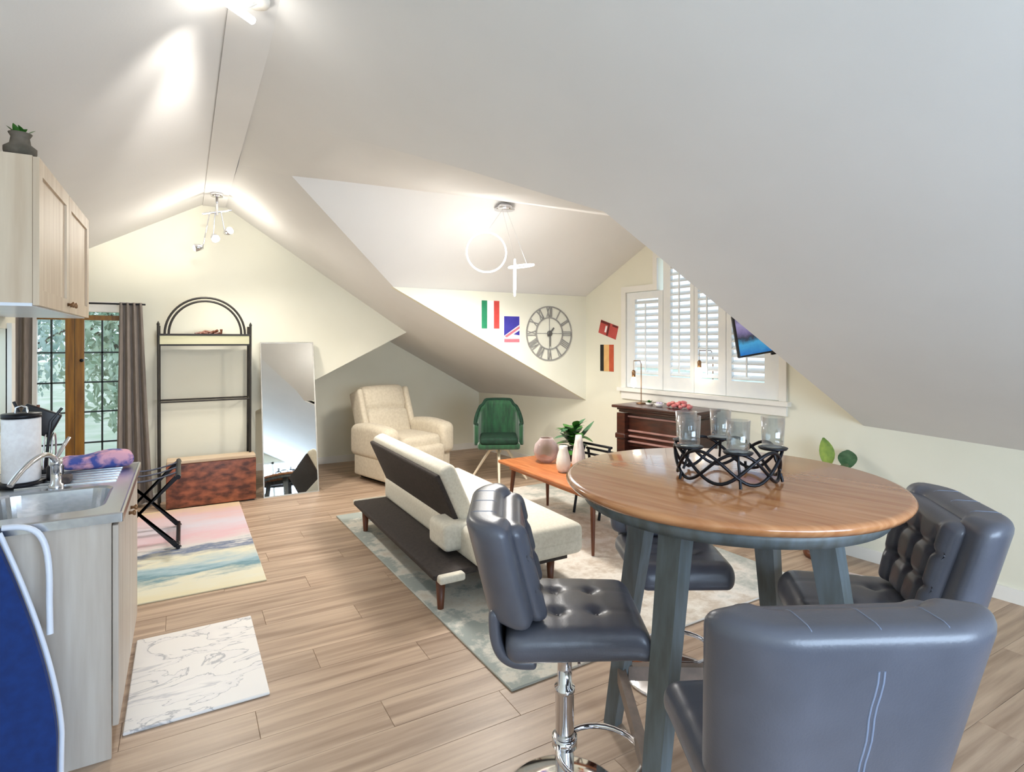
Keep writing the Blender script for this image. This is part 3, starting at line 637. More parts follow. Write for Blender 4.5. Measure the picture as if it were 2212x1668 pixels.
MB().tube(pts, 0.019, 8).build('rim', GREEND, t)
MB().rbox(0.46, 0.44, 0.07, 0.03, (5, 5, 2), None, Matrix.Translation((0, 0.01, hz_ + 0.005))).build('seat_base', GREENV, t)
MB().rbox(0.41, 0.40, 0.075, 0.032, (6, 6, 2), puff(0.41, 0.40, 0.075, 0.01), Matrix.Translation((0, 0.045, hz_ + 0.065))).build('seat_cushion', GREEND, t)
MB().lathe([(0.03, hz_ - 0.09), (0.03, hz_ - 0.03), (0.07, hz_ - 0.028), (0, hz_ - 0.028)], 16).build('hub', GOLDL, t)
for k in range(4):
    a = k * math.pi / 2; MB().tube([(0.02 * math.cos(a), 0.02 * math.sin(a), hz_ - 0.05), (0.10 * math.cos(a), 0.10 * math.sin(a), hz_ - 0.07), (0.31 * math.cos(a), 0.31 * math.sin(a), 0.002)], 0.013, 8, taper=[0.017, 0.017, 0.012]).build('leg', GOLDL, t)

# ------------------------------------------------------------------ kitchen sink unit
t = thing('sink_unit', 'bleached oak kitchen base unit below the steel sink', 'cabinet', (0, 0, 0))
cy0, cy1, cx0, cx1 = 2.55, 3.55, XK + 0.005, -0.205
body = MB(); body.box(cx0, cx1 - 0.022, cy0, cy0 + 0.018, 0.0, 0.865); body.box(cx0, cx1 - 0.022, cy1 - 0.018, cy1, 0.0, 0.865); body.box(cx0, cx1 - 0.05, cy0 + 0.018, cy1 - 0.018, 0.10, 0.118); body.box(cx0, cx0 + 0.01, cy0 + 0.018, cy1 - 0.018, 0.118, 0.865)
body.box(cx1 - 0.04, cx1 - 0.022, cy0 + 0.018, cy1 - 0.018, 0.80, 0.865)
body.build('carcass', CABWOOD, t)
MB().box(cx1 - 0.08, cx1 - 0.07, cy0 + 0.018, cy1 - 0.018, 0, 0.10).build('toe_kick', CABWOOD, t)
for k in range(2):
    a = cy0 + 0.003 + k * 0.5; d = MB().rbox(0.02, 0.494, 0.74, 0.004, (1, 1, 1), None, Matrix.Translation((cx1 - 0.010, a + 0.247, 0.485))).build('door', CABWOOD, t)
    MB().lathe([(0, 0), (0.008, 0.0), (0.006, 0.012), (0.013, 0.02), (0.012, 0.026), (0, 0.028)], 14).build('knob', BRASSD, d, (cx1, a + (0.45 if k == 0 else 0.045), 0.78), (0, 90, 0))
# stainless top with a real bowl
def ring(x0, x1, y0, y1, r, z, n=6):
    p = []
    for cx_, cy_, a0 in ((x1 - r, y1 - r, 0), (x0 + r, y1 - r, 90), (x0 + r, y0 + r, 180), (x1 - r, y0 + r, 270)):
        for k in range(n + 1): a = R(a0 + 90 * k / n); p.append((cx_ + r * math.cos(a), cy_ + r * math.sin(a), z))
    return p
sk = thing('steel_sink_top', 'stainless steel sink top with bowl and drainer', 'sink', (0, 0, 0))
bx0, bx1, by0, by1 = -0.645, -0.272, 2.66, 3.06
rings = [ring(cx0, cx1 + 0.015, cy0 - 0.012, cy1 + 0.012, 0.006, 0.868), ring(cx0, cx1 + 0.015, cy0 - 0.012, cy1 + 0.012, 0.006, 0.899), ring(cx0 + 0.006, cx1 + 0.009, cy0 - 0.006, cy1 + 0.006, 0.006, 0.903),
         ring(cx0 + 0.012, cx1 + 0.003, cy0, cy1, 0.006, 0.900), ring(bx0 - 0.012, bx1 + 0.012, by0 - 0.012, by1 + 0.012, 0.075, 0.900), ring(bx0, bx1, by0, by1, 0.065, 0.893), ring(bx0 + 0.015, bx1 - 0.015, by0 + 0.015, by1 - 0.015, 0.06, 0.77), ring(bx0 + 0.05, bx1 - 0.05, by0 + 0.05, by1 - 0.05, 0.05, 0.755)]
n = len(rings[0]); vs = [v for r_ in rings for v in r_]; fs = [(i * n + k, i * n + (k + 1) % n, (i + 1) * n + (k + 1) % n, (i + 1) * n + k) for i in range(len(rings) - 1) for k in range(n)] + [tuple((len(rings) - 1) * n + k for k in range(n))]
MB().add(vs, fs).build('basin', STEEL, sk)
MB().lathe([(0, 0.0), (0.028, 0.0), (0.032, 0.004), (0.026, 0.006), (0, 0.005)], 20).build('drain', CHROME, sk, ((bx0 + bx1) / 2, (by0 + by1) / 2, 0.755))
for k in range(6): MB().rbox(0.36, 0.012, 0.008, 0.003, (1, 1, 1), None, Matrix.Translation((-0.44, 3.15 + k * 0.06, 0.902))).build('drainer_rib', STEEL, sk)
# faucet
t = thing('kitchen_tap', 'chrome kitchen tap with long curved spout over the sink', 'tap', (-0.475, 3.13, 0.9005))
MB().lathe([(0.028, 0), (0.028, 0.012), (0.02, 0.018), (0.02, 0.09), (0.024, 0.095), (0.022, 0.125), (0, 0.13)], 20).build('body', CHROME, t)
MB().tube(bez((0, 0, 0.10), (0.0, -0.10, 0.20), (-0.06, -0.18, 0.16), (-0.10, -0.27, 0.075), 16), 0.011, 10).build('spout', CHROME, t)
MB().tube([(0, 0, 0.125), (0.02, 0.03, 0.17), (0.035, 0.07, 0.20)], 0.008, 8).build('lever', CHROME, t)
# paper towel holder + roll
t = thing('towel_holder', 'black paper towel stand with a white roll by the tap', 'paper towel', (-0.615, 3.255, 0.9045))
MB().lathe([(0, 0), (0.085, 0), (0.085, 0.01), (0.02, 0.014), (0, 0.014)], 28).build('base', BLACK, t)
MB().lathe([(0.02, 0.0145), (0.066, 0.0145), (0.068, 0.02), (0.068, 0.285), (0.066, 0.29), (0.02, 0.29)], 32, smooth=True).build('roll', PAPER, t)
MB().lathe([(0.0, 0.291), (0.07, 0.291), (0.07, 0.31), (0, 0.312)], 28).build('cap', BLACK, t)
MB().tube([(-0.02, 0, 0.312), (-0.018, 0, 0.335), (0, 0, 0.342), (0.018, 0, 0.335), (0.02, 0, 0.312)], 0.005, 6).build('handle', CHROME, t)
# dark bottle caddy behind the tap
t = thing('dish_rack', 'small black utensil rack with chrome wires behind the tap', 'rack', (-0.60, 3.485, 0.9065))
MB().rbox(0.14, 0.11, 0.02, 0.006, (1, 1, 1), None, Matrix.Translation((0, 0, 0.012))).build('tray', BLACKP, t)
for k in range(5): MB().tube(bez((-0.06 + 0.03 * k, -0.05, 0.02), (-0.06 + 0.03 * k, -0.05, 0.24), (-0.05 + 0.03 * k, 0.05, 0.24), (-0.06 + 0.03 * k, 0.05, 0.02), 8), 0.004, 6).build('wire', CHROME, t)
MB().rbox(0.15, 0.03, 0.12, 0.01, (2, 1, 2), None, Matrix.Translation((0, 0.02, 0.245)) @ Matrix.Rotation(R(25), 4, 'Y')).build('holder', BLACKP, t)
for k, a in enumerate((-0.05, 0.0, 0.05)): MB().tube([(a * 0.6, 0.0, 0.02), (a, 0.0, 0.24), (a * 1.8, 0.02, 0.34 - 0.02 * k)], 0.007, 6).build('utensil', [BLACKP, WALNUT, BLACKP][k], t)
o = MB().lathe([(0, 0), (0.03, 0), (0.032, 0.01), (0.032, 0.06), (0.012, 0.075), (0.012, 0.10), (0, 0.10)], 20).build('soap_bottle', BLACKP, None, (-0.50, 3.05 + 0.22, 0.9065)); tag(o, 'small black soap bottle standing beside the tap', 'bottle')
o = MB().rbox(0.05, 0.09, 0.03, 0.01, (2, 2, 1)).build('scrub_sponge', mat('grey_sponge', (96, 84, 80), 0.95, rgb2=(70, 62, 62), scale=60), None, (-0.455, 3.19, 0.9205)); tag(o, 'dark grey scrubbing sponge behind the sink bowl', 'sponge')
# colourful folded towel
tw = mat('tie_dye_towel', (74, 88, 160), 0.95, rgb2=(226, 170, 188), scale=15, detail=5, ramp=(0.42, 0.58))
def twfn(p):
    x, y, z = p; return (x, y, z * (1.0 - 0.35 * max(0, -x / 0.16)) + 0.006 * math.sin(x * 30) * (z > 0))
o = MB().rbox(0.29, 0.14, 0.075, 0.032, (12, 8, 3), twfn).build('folded_towel', tw, None, (-0.362, 3.465, 0.9455)); o.rotation_euler = (0, 0, R(8)); tag(o, 'blue and pink tie-dye towel folded on the drainer', 'towel')

# ------------------------------------------------------------------ upper cabinet
ux0, ux1, uy0, uy1, uz0, uz1 = XK + 0.004, -0.46, 2.70, 3.99, 1.66, 2.215
t = thing('upper_cabinet', 'light oak wall cabinet with two panelled doors above the sink', 'cabinet', (0, 0, 0))
MB().box(ux0, ux1 - 0.02, uy0, uy1, uz0 + 0.012, uz1).build('carcass', CABUP, t)
MB().box(ux0, ux1 - 0.02, uy0, uy1, uz0, uz0 + 0.0118).build('underside', mat('cool_light_tinted_underside', (226, 232, 242), 0.3, rgb2=(220, 228, 240)), t)  # pale blue tint stands in for cool window light on the underside
for k in range(2):
    a = uy0 + 0.004 + k * (uy1 - uy0) / 2; W = (uy1 - uy0) / 2 - 0.008; x = ux1 - 0.02
    d = bpy.data.objects.new('door', None); COL.objects.link(d); d.parent = t
    for (p, q, r_, s_) in ((0, 0.06, 0, 1), (W - 0.06, W, 0, 1)): MB().box(x + 0.001, x + 0.02, a + p, a + q, uz0 + 0.004, uz1 - 0.003).build('stile', CABUP, d)
    for z0, z1 in ((uz0 + 0.004, uz0 + 0.064), (uz1 - 0.063, uz1 - 0.003)): MB().box(x + 0.001, x + 0.02, a + 0.06, a + W - 0.06, z0, z1).build('rail', CABUP, d)
    MB().box(x + 0.001, x + 0.011, a + 0.06, a + W - 0.06, uz0 + 0.064, uz1 - 0.063).build('panel', CABUP, d)
    MB().lathe([(0, 0), (0.008, 0.0), (0.006, 0.012), (0.014, 0.02), (0.012, 0.026), (0, 0.028)], 14).build('knob', BRASSD, d, (x + 0.02, a + (W - 0.035 if k == 0 else 0.035), uz0 + 0.04), (0, 90, 0))
# pot on the cabinet
def leaf_mesh(L, W, curl=0.25, n=7):
    vs = []; fs = []
    for i in range(n + 1):
        u = i / n; wv = W * math.sin(math.pi * min(1, u * 0.92 + 0.06)) ** 0.8; z = -curl * L * u * u
        vs += [(-wv, L * u, z + 0.12 * wv), (0, L * u, z), (wv, L * u, z + 0.12 * wv)]
    for i in range(n): b = i * 3; fs += [(b, b + 1, b + 4, b + 3), (b + 1, b + 2, b + 5, b + 4)]
    return MB().add(vs, fs, True)
def put_leaf(par, m, L, W, base, yaw, pitch, curl=0.25, name='leaf'):
    o = leaf_mesh(L, W, curl).build(name, m, par, base); o.rotation_euler = Euler((R(pitch), 0, R(yaw)), 'XYZ'); return o
CLAY = mat('weathered_grey_clay', (110, 100, 88), 0.8, rgb2=(80, 74, 62), scale=14, bump=0.2)
t = thing('herb_pot', 'small grey clay pot of herbs on top of the wall cabinet', 'potted plant', (-0.525, 2.76, uz1))
MB().lathe([(0, 0), (0.045, 0), (0.05, 0.02), (0.05, 0.035), (0.032, 0.05), (0.028, 0.075), (0.036, 0.09), (0.03, 0.09), (0.02, 0.07), (0, 0.07)], 20).build('pot', CLAY, t)
for k in range(12): put_leaf(t, LEAF, 0.045, 0.012, (0.012 * math.cos(k * 2.1), 0.012 * math.sin(k * 2.1), 0.075), k * 47, 35 + (k % 4) * 14, 0.3)
t = thing('stone_ornament', 'row of weathered stone beads on top of the wall cabinet', 'ornament', (-0.635, 2.745, uz1))
for k in range(4): MB().lathe([(0.0, 0), (0.022, 0.006), (0.028, 0.022), (0.02, 0.04), (0.008, 0.05 + (0.025 if k == 3 else 0)), (0, 0.052 + (0.03 if k == 3 else 0))], 14).build('bead', CLAY, t, (-0.045 * k + 0.02, 0, 0))

# ------------------------------------------------------------------ ironing board leaning at the unit's end
t = thing('ironing_board', 'navy covered ironing board with white frame leaning on the unit end', 'ironing board', (-0.545, 2.33, 0.0), 0)
t.rotation_euler = (R(-7), 0, 0)
outl = []
for k in range(41):
    u = k / 40; z = 0.03 + 0.90 * u; hw_ = 0.185 * min(1.0, (1.0 - max(0, (u - 0.22) / 0.78) ** 1.45)) + 0.002
    outl.append((hw_, z))
pl = [(x, 0, z) for x, z in outl] + [(-x, 0, z) for x, z in outl[::-1]]
MB().prism(pl, (0, 0.035, 0)).build('cover', NAVY, t)
WT = mat('white_enamel_tube', (226, 232, 244), 0.35, rgb2=(220, 226, 240))
MB().tube([(x + 0.008, 0.045, z) for x, z in outl[2:-1]], 0.008, 8).build('rim', WT, t)
MB().tube(bez((0.02, 0.07, 0.92), (0.12, 0.07, 0.92), (0.15, 0.07, 0.89), (0.15, 0.07, 0.66), 14) + [(0.155, 0.065, 0.55)], 0.010, 10).build('leg_frame', WT, t)
MB().tube([(-0.02, 0.07, 0.92), (-0.15, 0.07, 0.89), (-0.155, 0.07, 0.3)], 0.013, 10).build('leg_frame', WT, t)

# ------------------------------------------------------------------ luggage rack
t = thing('luggage_rack', 'black folding luggage rack with X-shaped legs on the colourful rug', 'luggage rack', (-0.27, 5.17, 0.0105))
for y in (-0.29, 0.29):
    for s in (-1, 1):
        yy = y + s * 0.013
        MB().add([Vector(p) for p in ((-s * 0.218, yy - 0.012, 0.012), (-s * 0.262, yy - 0.012, 0.012), (s * 0.218, yy - 0.012, 0.53), (s * 0.262, yy - 0.012, 0.53), (-s * 0.218, yy + 0.012, 0.012), (-s * 0.262, yy + 0.012, 0.012), (s * 0.218, yy + 0.012, 0.53), (s * 0.262, yy + 0.012, 0.53))],
                 [(0, 1, 3, 2), (4, 6, 7, 5), (0, 2, 6, 4), (1, 5, 7, 3), (0, 4, 5, 1), (2, 3, 7, 6)]).build('leg', BLACK, t)
for s in (-1, 1):
    MB().tube([(s * 0.24, -0.34, 0.53), (s * 0.24, 0.34, 0.53)], 0.018, 8).build('top_rail', BLACK, t)
    MB().tube([(s * 0.24, -0.33, 0.016), (s * 0.24, 0.33, 0.016)], 0.015, 8).build('foot_rail', BLACK, t)
STRAP = mat('grey_blue_webbing', (70, 76, 96), 0.8, rgb2=(58, 64, 84))
for y in (-0.2, 0.0, 0.2):
    MB().add([(-0.24 + 0.48 * k / 8, y + e, 0.545 - 0.05 * math.sin(math.pi * k / 8)) for k in range(9) for e in (-0.025, 0.025)] + [(-0.24 + 0.48 * k / 8, y + e, 0.542 - 0.05 * math.sin(math.pi * k / 8)) for k in range(9) for e in (-0.025, 0.025)],
             [(2 * k, 2 * k + 1, 2 * k + 3, 2 * k + 2) for k in range(8)] + [(18 + 2 * k, 18 + 2 * k + 2, 18 + 2 * k + 3, 18 + 2 * k + 1) for k in range(8)], True).build('strap', STRAP, t)

# ------------------------------------------------------------------ arched shelf stand and chest
t = thing('arched_stand', 'tall black metal shelf stand with arched top against the gable wall', 'shelf', (0.19, 6.255, 0))
xa, xb = -0.385, 0.385
IRON = mat('dark_iron_frame', (58, 54, 48), 0.5, 0.4, rgb2=(46, 43, 40))
for x in (xa, xb):
    for y in (-0.115, 0.105): MB().tube([(x * 0.985, y, 0.0), (x, y, 1.68)], 0.011, 8).build('post', IRON, t)
    MB().lathe([(0.011, 0), (0.014, 0.01), (0.006, 0.03), (0.0, 0.04)], 8).build('finial', IRON, t, (x, -0.115, 1.68))
for dr in (0.0, 0.032):
    MB().tube([((0.335 - dr) * math.cos(math.pi * k / 28), -0.115, 1.60 + (0.345 - dr) * math.sin(math.pi * k / 28)) for k in range(29)], 0.010, 8).build('arch', IRON, t)
tr = MB().box(xa, xb, -0.12, 0.11, 1.49, 1.506).build('tray', IRON, t)
MB().box(xa + 0.012, xb - 0.012, -0.125, -0.117, 1.506, 1.585).build('tray_front', mat('pale_sage_panel', (196, 192, 160), 0.6, rgb2=(182, 180, 146), scale=5, stretch=(0.3, 1, 4)), t)
MB().box(xa, xb, -0.127, -0.113, 1.585, 1.603).build('tray_rim', IRON, t)
for yb in (-0.115, 0.105): MB().tube([(xa, yb, 0.972), (xb, yb, 0.972)], 0.008, 8).build('cross_bar', IRON, t)
for x in (xa, xb): MB().tube([(x, -0.115, 0.972), (x, 0.105, 0.972)], 0.007, 8).build('side_bar', IRON, t)
t = thing('driftwood_ornament', 'small brown driftwood ornament on the arched stand tray', 'ornament', (0.20, 6.16, 1.5065))
for k in range(5): MB().tube([(-0.10 + 0.04 * k, 0.0, 0.095), (-0.06 + 0.045 * k, 0.01, 0.105 + 0.016 * (k % 2)), (0.0 + 0.03 * k, 0.0, 0.10 + 0.01 * k)], 0.013, 7).build('branch', WALNUT, t)
MB().box(-0.08, 0.10, -0.015, 0.015, 0, 0.088).build('stand', WALNUT, t)
o = thing('burl_chest', 'reddish burl wood chest standing under the arched stand', 'chest', (0.24, 6.13, 0))
MB().rbox(0.745, 0.16, 0.40, 0.008, (1, 1, 1), None, Matrix.Translation((0, -0.04, 0.215))).build('box', BURL, o)
MB().rbox(0.735, 0.19, 0.03, 0.006, (1, 1, 1), None, Matrix.Translation((-0.0, -0.035, 0.4315))).build('lid', mat('tan_chest_lid', (206, 186, 160), 0.6, rgb2=(192, 168, 140), scale=6, stretch=(0.5, 4, 1)), o)
for x in (-0.33, 0.33): MB().box(x - 0.03, x + 0.03, -0.10, 0.02, 0, 0.0148).build('foot', BLACKP, o)

# ------------------------------------------------------------------ leaning mirror
t = thing('floor_mirror', 'tall thin-framed mirror leaning against the gable wall', 'mirror', (0.945, 6.04, 0))
ml = math.hypot(1.525, 0.315); t.rotation_euler = (-math.atan2(0.315, 1.525), 0, 0)
MB().box(-0.252, 0.252, 0.004, 0.010, 0.012, ml - 0.012).build('glass', MIRROR, t)
FR = mat('thin_silver_frame', (188, 184, 176), 0.4, 0.4, rgb2=(176, 172, 162))
for b in ((-0.262, -0.252, 0, 0.022, 0, ml), (0.252, 0.262, 0, 0.022, 0, ml), (-0.252, 0.252, 0, 0.022, 0, 0.012), (-0.252, 0.252, 0, 0.022, ml - 0.012, ml)): MB().box(*b).build('frame_bar', FR, t)
MB().box(-0.252, 0.252, 0.011, 0.018, 0.012, ml - 0.012).build('backing', BLACKP, t)

# ------------------------------------------------------------------ curtains
def curtain(x0t, x1t, x0b, x1b, z0, z1, yb, label, waves):
    n, m = 60, 14; vs = []
    for s in (0, 1):
        for j in range(m + 1):
            v = j / m; xl = x0b + (x0t - x0b) * v ** 0.8; xr = x1b + (x1t - x1b) * v ** 0.8
            for i in range(n + 1):
                u = i / n; vs.append((xl + (xr - xl) * u, yb - 0.028 * math.sin(u * waves * 2 * math.pi) * (0.7 + 0.5 * (1 - v)) + 0.005 * s, z0 + (z1 - z0) * v))
    N_ = (n + 1) * (m + 1); fs = []
    for j in range(m):
        for i in range(n): q = j * (n + 1) + i; fs += [(q, q + 1, q + n + 2, q + n + 1), (N_ + q + n + 1, N_ + q + n + 2, N_ + q + 1, N_ + q)]
    return tag(MB().add(vs, fs, True).build('curtain', CURT), label, 'curtain', 'taupe curtains at the glazed doors')
curtain(-0.50, -0.325, -0.53, -0.235, 0.03, 1.885, 6.285, 'taupe curtain gathered to the right of the glazed doors', 3.5)
curtain(-1.30, -1.115, -1.32, -1.125, 0.03, 1.885, 6.285, 'taupe curtain hanging left of the glazed doors', 3)
t = thing('curtain_rod', 'thin dark curtain rod above the glazed doors', 'curtain rod', (0, 6.285, 1.872))
MB().tube([(-1.325, 0, 0), (-0.30, 0, 0)], 0.008, 8).build('rod', BLACK, t)
for x in (-1.10, -0.52): MB().tube([(x, 0, 0), (x, 0.115, 0.0)], 0.006, 6).build('bracket', BLACK, t)

# ------------------------------------------------------------------ pixel -> point helpers (2212x1668 frame)
_th = math.atan(711 / 1235.0); _F = Vector((math.sin(_th), math.cos(_th), 0)); _R = Vector((math.cos(_th), -math.sin(_th), 0))
def pray(x, y): return _F * 1235.0 + _R * (x - 1106.0) + Vector((0, 0, 738.0 - y))
def atY(x, y, Y): r = pray(x, y); return Vector((0, 0, 1.53)) + r * (Y / r.y)
def atZ(x, y, Z): r = pray(x, y); return Vector((0, 0, 1.53)) + r * ((Z - 1.53) / r.z)
def atD(x, y, D_): return Vector((0, 0, 1.53)) + pray(x, y) * (D_ / 1235.0)

# ------------------------------------------------------------------ wall clock (open iron, Roman numerals)
def bar2(mb, p, q, wd, th=0.008, y0=0.0):
    p, q = Vector((p[0], 0, p[1])), Vector((q[0], 0, q[1])); d = (q - p).normalized(); n_ = Vector((-d.z, 0, d.x)) * wd / 2
    a = [p - n_, p + n_, q + n_, q - n_]
    mb.prism([v + Vector((0, y0, 0)) for v in a], (0, -th, 0)); return mb
t = thing('wall_clock', 'large round grey iron wall clock with Roman numerals', 'clock', (3.405, YC - 0.0075, 1.617))
CR = 0.293
for r_, nm in ((CR, 'outer_ring'), (0.175, 'inner_ring')):
    ro, ri = r_, r_ - 0.012; n = 64; vs = []
    for yy in (0, -0.010):
        for rr in (ro, ri): vs += [(rr * math.cos(2 * math.pi * k / n), yy, rr * math.sin(2 * math.pi * k / n)) for k in range(n)]
    fs = []
    for k in range(n):
        j = (k + 1) % n; fs += [(k, j, n + j, n + k), (2 * n + k, 3 * n + k, 3 * n + j, 2 * n + j), (k, 2 * n + k, 2 * n + j, j), (n + k, n + j, 3 * n + j, 3 * n + k)]
    MB().add(vs, fs).build(nm, CLOCKM, t)
ROM = ['XII', 'I', 'II', 'III', 'IIII', 'V', 'VI', 'VII', 'VIII', 'IX', 'X', 'XI']
for h, s_ in enumerate(ROM):
    a = math.pi / 2 - h * math.pi / 6; u = (math.cos(a), math.sin(a)); v = (math.sin(a), -math.cos(a))
    ws = {'I': 0.019, 'V': 0.036, 'X': 0.038}; tot = sum(ws[c] for c in s_); x = -tot / 2; mb = MB(); r0, r1 = 0.177, 0.280
    def P(tx, rr): return (u[0] * rr + v[0] * tx, u[1] * rr + v[1] * tx)
    for c in s_:
        wd = ws[c]; xc = x + wd / 2; g = wd / 2 - 0.004
        if c == 'I': bar2(mb, P(xc, r0), P(xc, r1), 0.0105)
        elif c == 'V': bar2(mb, P(xc, r0), P(xc - g, r1), 0.0105); bar2(mb, P(xc, r0), P(xc + g, r1), 0.007, 0.007)
        else: bar2(mb, P(xc + g, r0), P(xc - g, r1), 0.0105); bar2(mb, P(xc - g, r0), P(xc + g, r1), 0.007, 0.007)
        x += wd
    mb.build('numeral', CLOCKM, t)
for a in range(4):
    u = (math.cos(a * math.pi / 2), math.sin(a * math.pi / 2)); bar2(MB(), (u[0] * 0.02, u[1] * 0.02), (u[0] * 0.165, u[1] * 0.165), 0.006, 0.005).build('spoke', CLOCKM, t)
DKI = mat('dark_iron_hands', (104, 102, 98), 0.6, 0.0, rgb2=(90, 88, 84))
MB().lathe([(0, 0), (0.03, 0), (0.03, 0.014), (0, 0.016)], 20).build('hub', DKI, t, (0, 0, 0), (90, 0, 0))
bar2(MB(), (-0.03, -0.03), (0.05, 0.06), 0.016, 0.006, -0.012).build('hour_hand', DKI, t); bar2(MB(), (0.0, 0.03), (-0.004, -0.14), 0.009, 0.005, -0.02).build('minute_hand', DKI, t)

# ------------------------------------------------------------------ small flags pinned to the walls
def fm(n, c): return mat('flag_' + n, c, 0.8, rgb2=tuple(max(0, v - 10) for v in c), scale=12)
t = thing('tricolour_flag', 'small green, white and red vertical striped flag left of the clock', 'flag', (2.694, YC - 0.0065, 1.805), 0, 'flags pinned on the walls')
for i, (n_, c) in enumerate((('green', (36, 132, 92)), ('white', (240, 238, 234)), ('red', (206, 74, 68)))):
    a = [-0.101, -0.040, 0.036, 0.099][i:i + 2]; MB().box(a[0], a[1], -0.004, 0, -0.143, 0.138).build('stripe', fm(n_, c), t)
t = thing('union_flag', 'small blue flag with white and red diagonals beside the clock', 'flag', (2.941, YC - 0.0065, 1.655), 0, 'flags pinned on the walls')
MB().box(-0.097, 0.097, -0.003, 0, -0.138, 0.138).build('ground', fm('pale', (236, 226, 226)), t)
MB().prism([(-0.092, -0.003, 0.135), (0.088, -0.003, 0.135), (0.088, -0.003, 0.05), (-0.092, -0.003, -0.065)], (0, -0.002, 0)).build('blue_field', fm('blue', (66, 60, 160)), t)
MB().prism([(-0.085, -0.003, -0.07), (0.09, -0.003, 0.035), (0.09, -0.003, 0.012), (-0.06, -0.003, -0.082)], (0, -0.003, 0)).build('diagonal', fm('rose', (208, 120, 130)), t)
MB().prism([(0.02, -0.003, -0.05), (0.09, -0.003, -0.01), (0.09, -0.003, -0.06)], (0, -0.002, 0)).build('blue_field', fm('blue', (66, 60, 160)), t)
MB().box(-0.09, 0.09, -0.005, -0.003, -0.132, -0.098).build('stripe', fm('rose', (208, 120, 130)), t)
WROT = math.degrees(math.atan(WB))
def on_wall(name, label, cat, yy, z, off=0.001, group=None):
    return thing(name, label, cat, (wx(yy) - off, yy, z), WROT, group)
t = on_wall('red_flag', 'small tilted red flag with dark lines near the window', 'flag', 4.765, 1.658, group='flags pinned on the walls')
t.rotation_euler = Euler((R(17), 0, R(WROT)), 'XYZ')
MB().box(-0.003, 0, -0.135, 0.135, -0.072, 0.072).build('ground', fm('brick', (196, 84, 76)), t)
MB().box(-0.005, -0.003, -0.012, 0.012, -0.07, 0.07).build('bar', fm('maroon', (112, 44, 40)), t); MB().box(-0.005, -0.003, 0.0125, 0.13, 0.045, 0.07).build('bar', fm('maroon', (112, 44, 40)), t)
MB().box(-0.005, -0.003, 0.02, 0.045, -0.04, 0.03).build('mark', fm('white', (240, 238, 234)), t); MB().box(-0.005, -0.003, -0.13, -0.05, 0.05, 0.07).build('bar', fm('maroon', (112, 44, 40)), t)
t = on_wall('striped_flag', 'small black, yellow and red striped flag below the red flag', 'flag', 4.785, 1.355, group='flags pinned on the walls')
for a, b, n_, c in ((0.045, 0.10, 'black', (34, 32, 28)), (-0.035, 0.045, 'ochre', (230, 184, 120)), (-0.10, -0.035, 'rust', (196, 88, 56))): MB().box(-0.004, 0, a, b, -0.142, 0.142).build('stripe', fm(n_, c), t)

# ------------------------------------------------------------------ LED ring chandelier
def point(name, par, loc, power, col, rad=0.04):
    l = bpy.data.lights.new(name, 'POINT'); l.energy = power; l.color = col; l.shadow_soft_size = rad
    o = bpy.data.objects.new(name, l); COL.objects.link(o); o.location = loc
    if par: o.parent = par
    return o
def spot(name, loc, target, power, col, deg, blend=0.6, rad=0.03):
    l = bpy.data.lights.new(name, 'SPOT'); l.energy = power; l.color = col; l.spot_size = R(deg); l.spot_blend = blend; l.shadow_soft_size = rad
    o = bpy.data.objects.new(name, l); COL.objects.link(o); o.location = loc
    o.rotation_euler = (Vector(target) - Vector(loc)).to_track_quat('-Z', 'Y').to_euler(); return o
CD = 4.75
can = atD(1090, 440, CD); can.z = 2.665
t = thing('ring_chandelier', 'hanging chandelier of three glowing LED rings under the dormer ridge', 'chandelier', can)
MB().lathe([(0, 0.0), (0.06, 0.0), (0.062, 0.02), (0.055, 0.038), (0, 0.04)], 24).build('canopy', CHROME, t, (0, 0, -0.035))
MB().lathe([(0, 0), (0.085, 0), (0.085, 0.008), (0, 0.01)], 28).build('canopy_rim', CHROME, t, (0, 0, -0.042))
rz_ = {}
for nm, (px, py), rad, eul in (('a', (1051, 545), 0.165, (90, 0, -20)), ('b', (1126, 575), 0.105, (8, -12, 0)), ('c', (1112, 600), 0.150, (90, 8, 62))):
    c = atD(px, py, CD) - can; M = Matrix.Translation(c) @ Euler([R(e) for e in eul]).to_matrix().to_4x4()
    ro = MB().tube([M @ Vector(p) for p in circle(rad, 0, 48)], 0.0065, 8, closed=True).build('led_ring', LED, t)
    top = max((M @ Vector(p) for p in circle(rad, 0, 48)), key=lambda p: p.z)
    MB().tube([top, Vector((0.02 * (1 if nm == 'b' else -1), 0, -0.04))], 0.0015, 5).build('cable', CHROME, ro)
point('chandelier_light', t, atD(1085, 625, 4.25) - can, 13.0, (1.0, 0.98, 0.95), 0.2)

spot('chandelier_downlight', atD(1090, 590, CD), atD(1090, 590, CD) + Vector((-0.1, 0.15, -1)), 120, (1.0, 0.96, 0.90), 165, 0.9, 0.16)

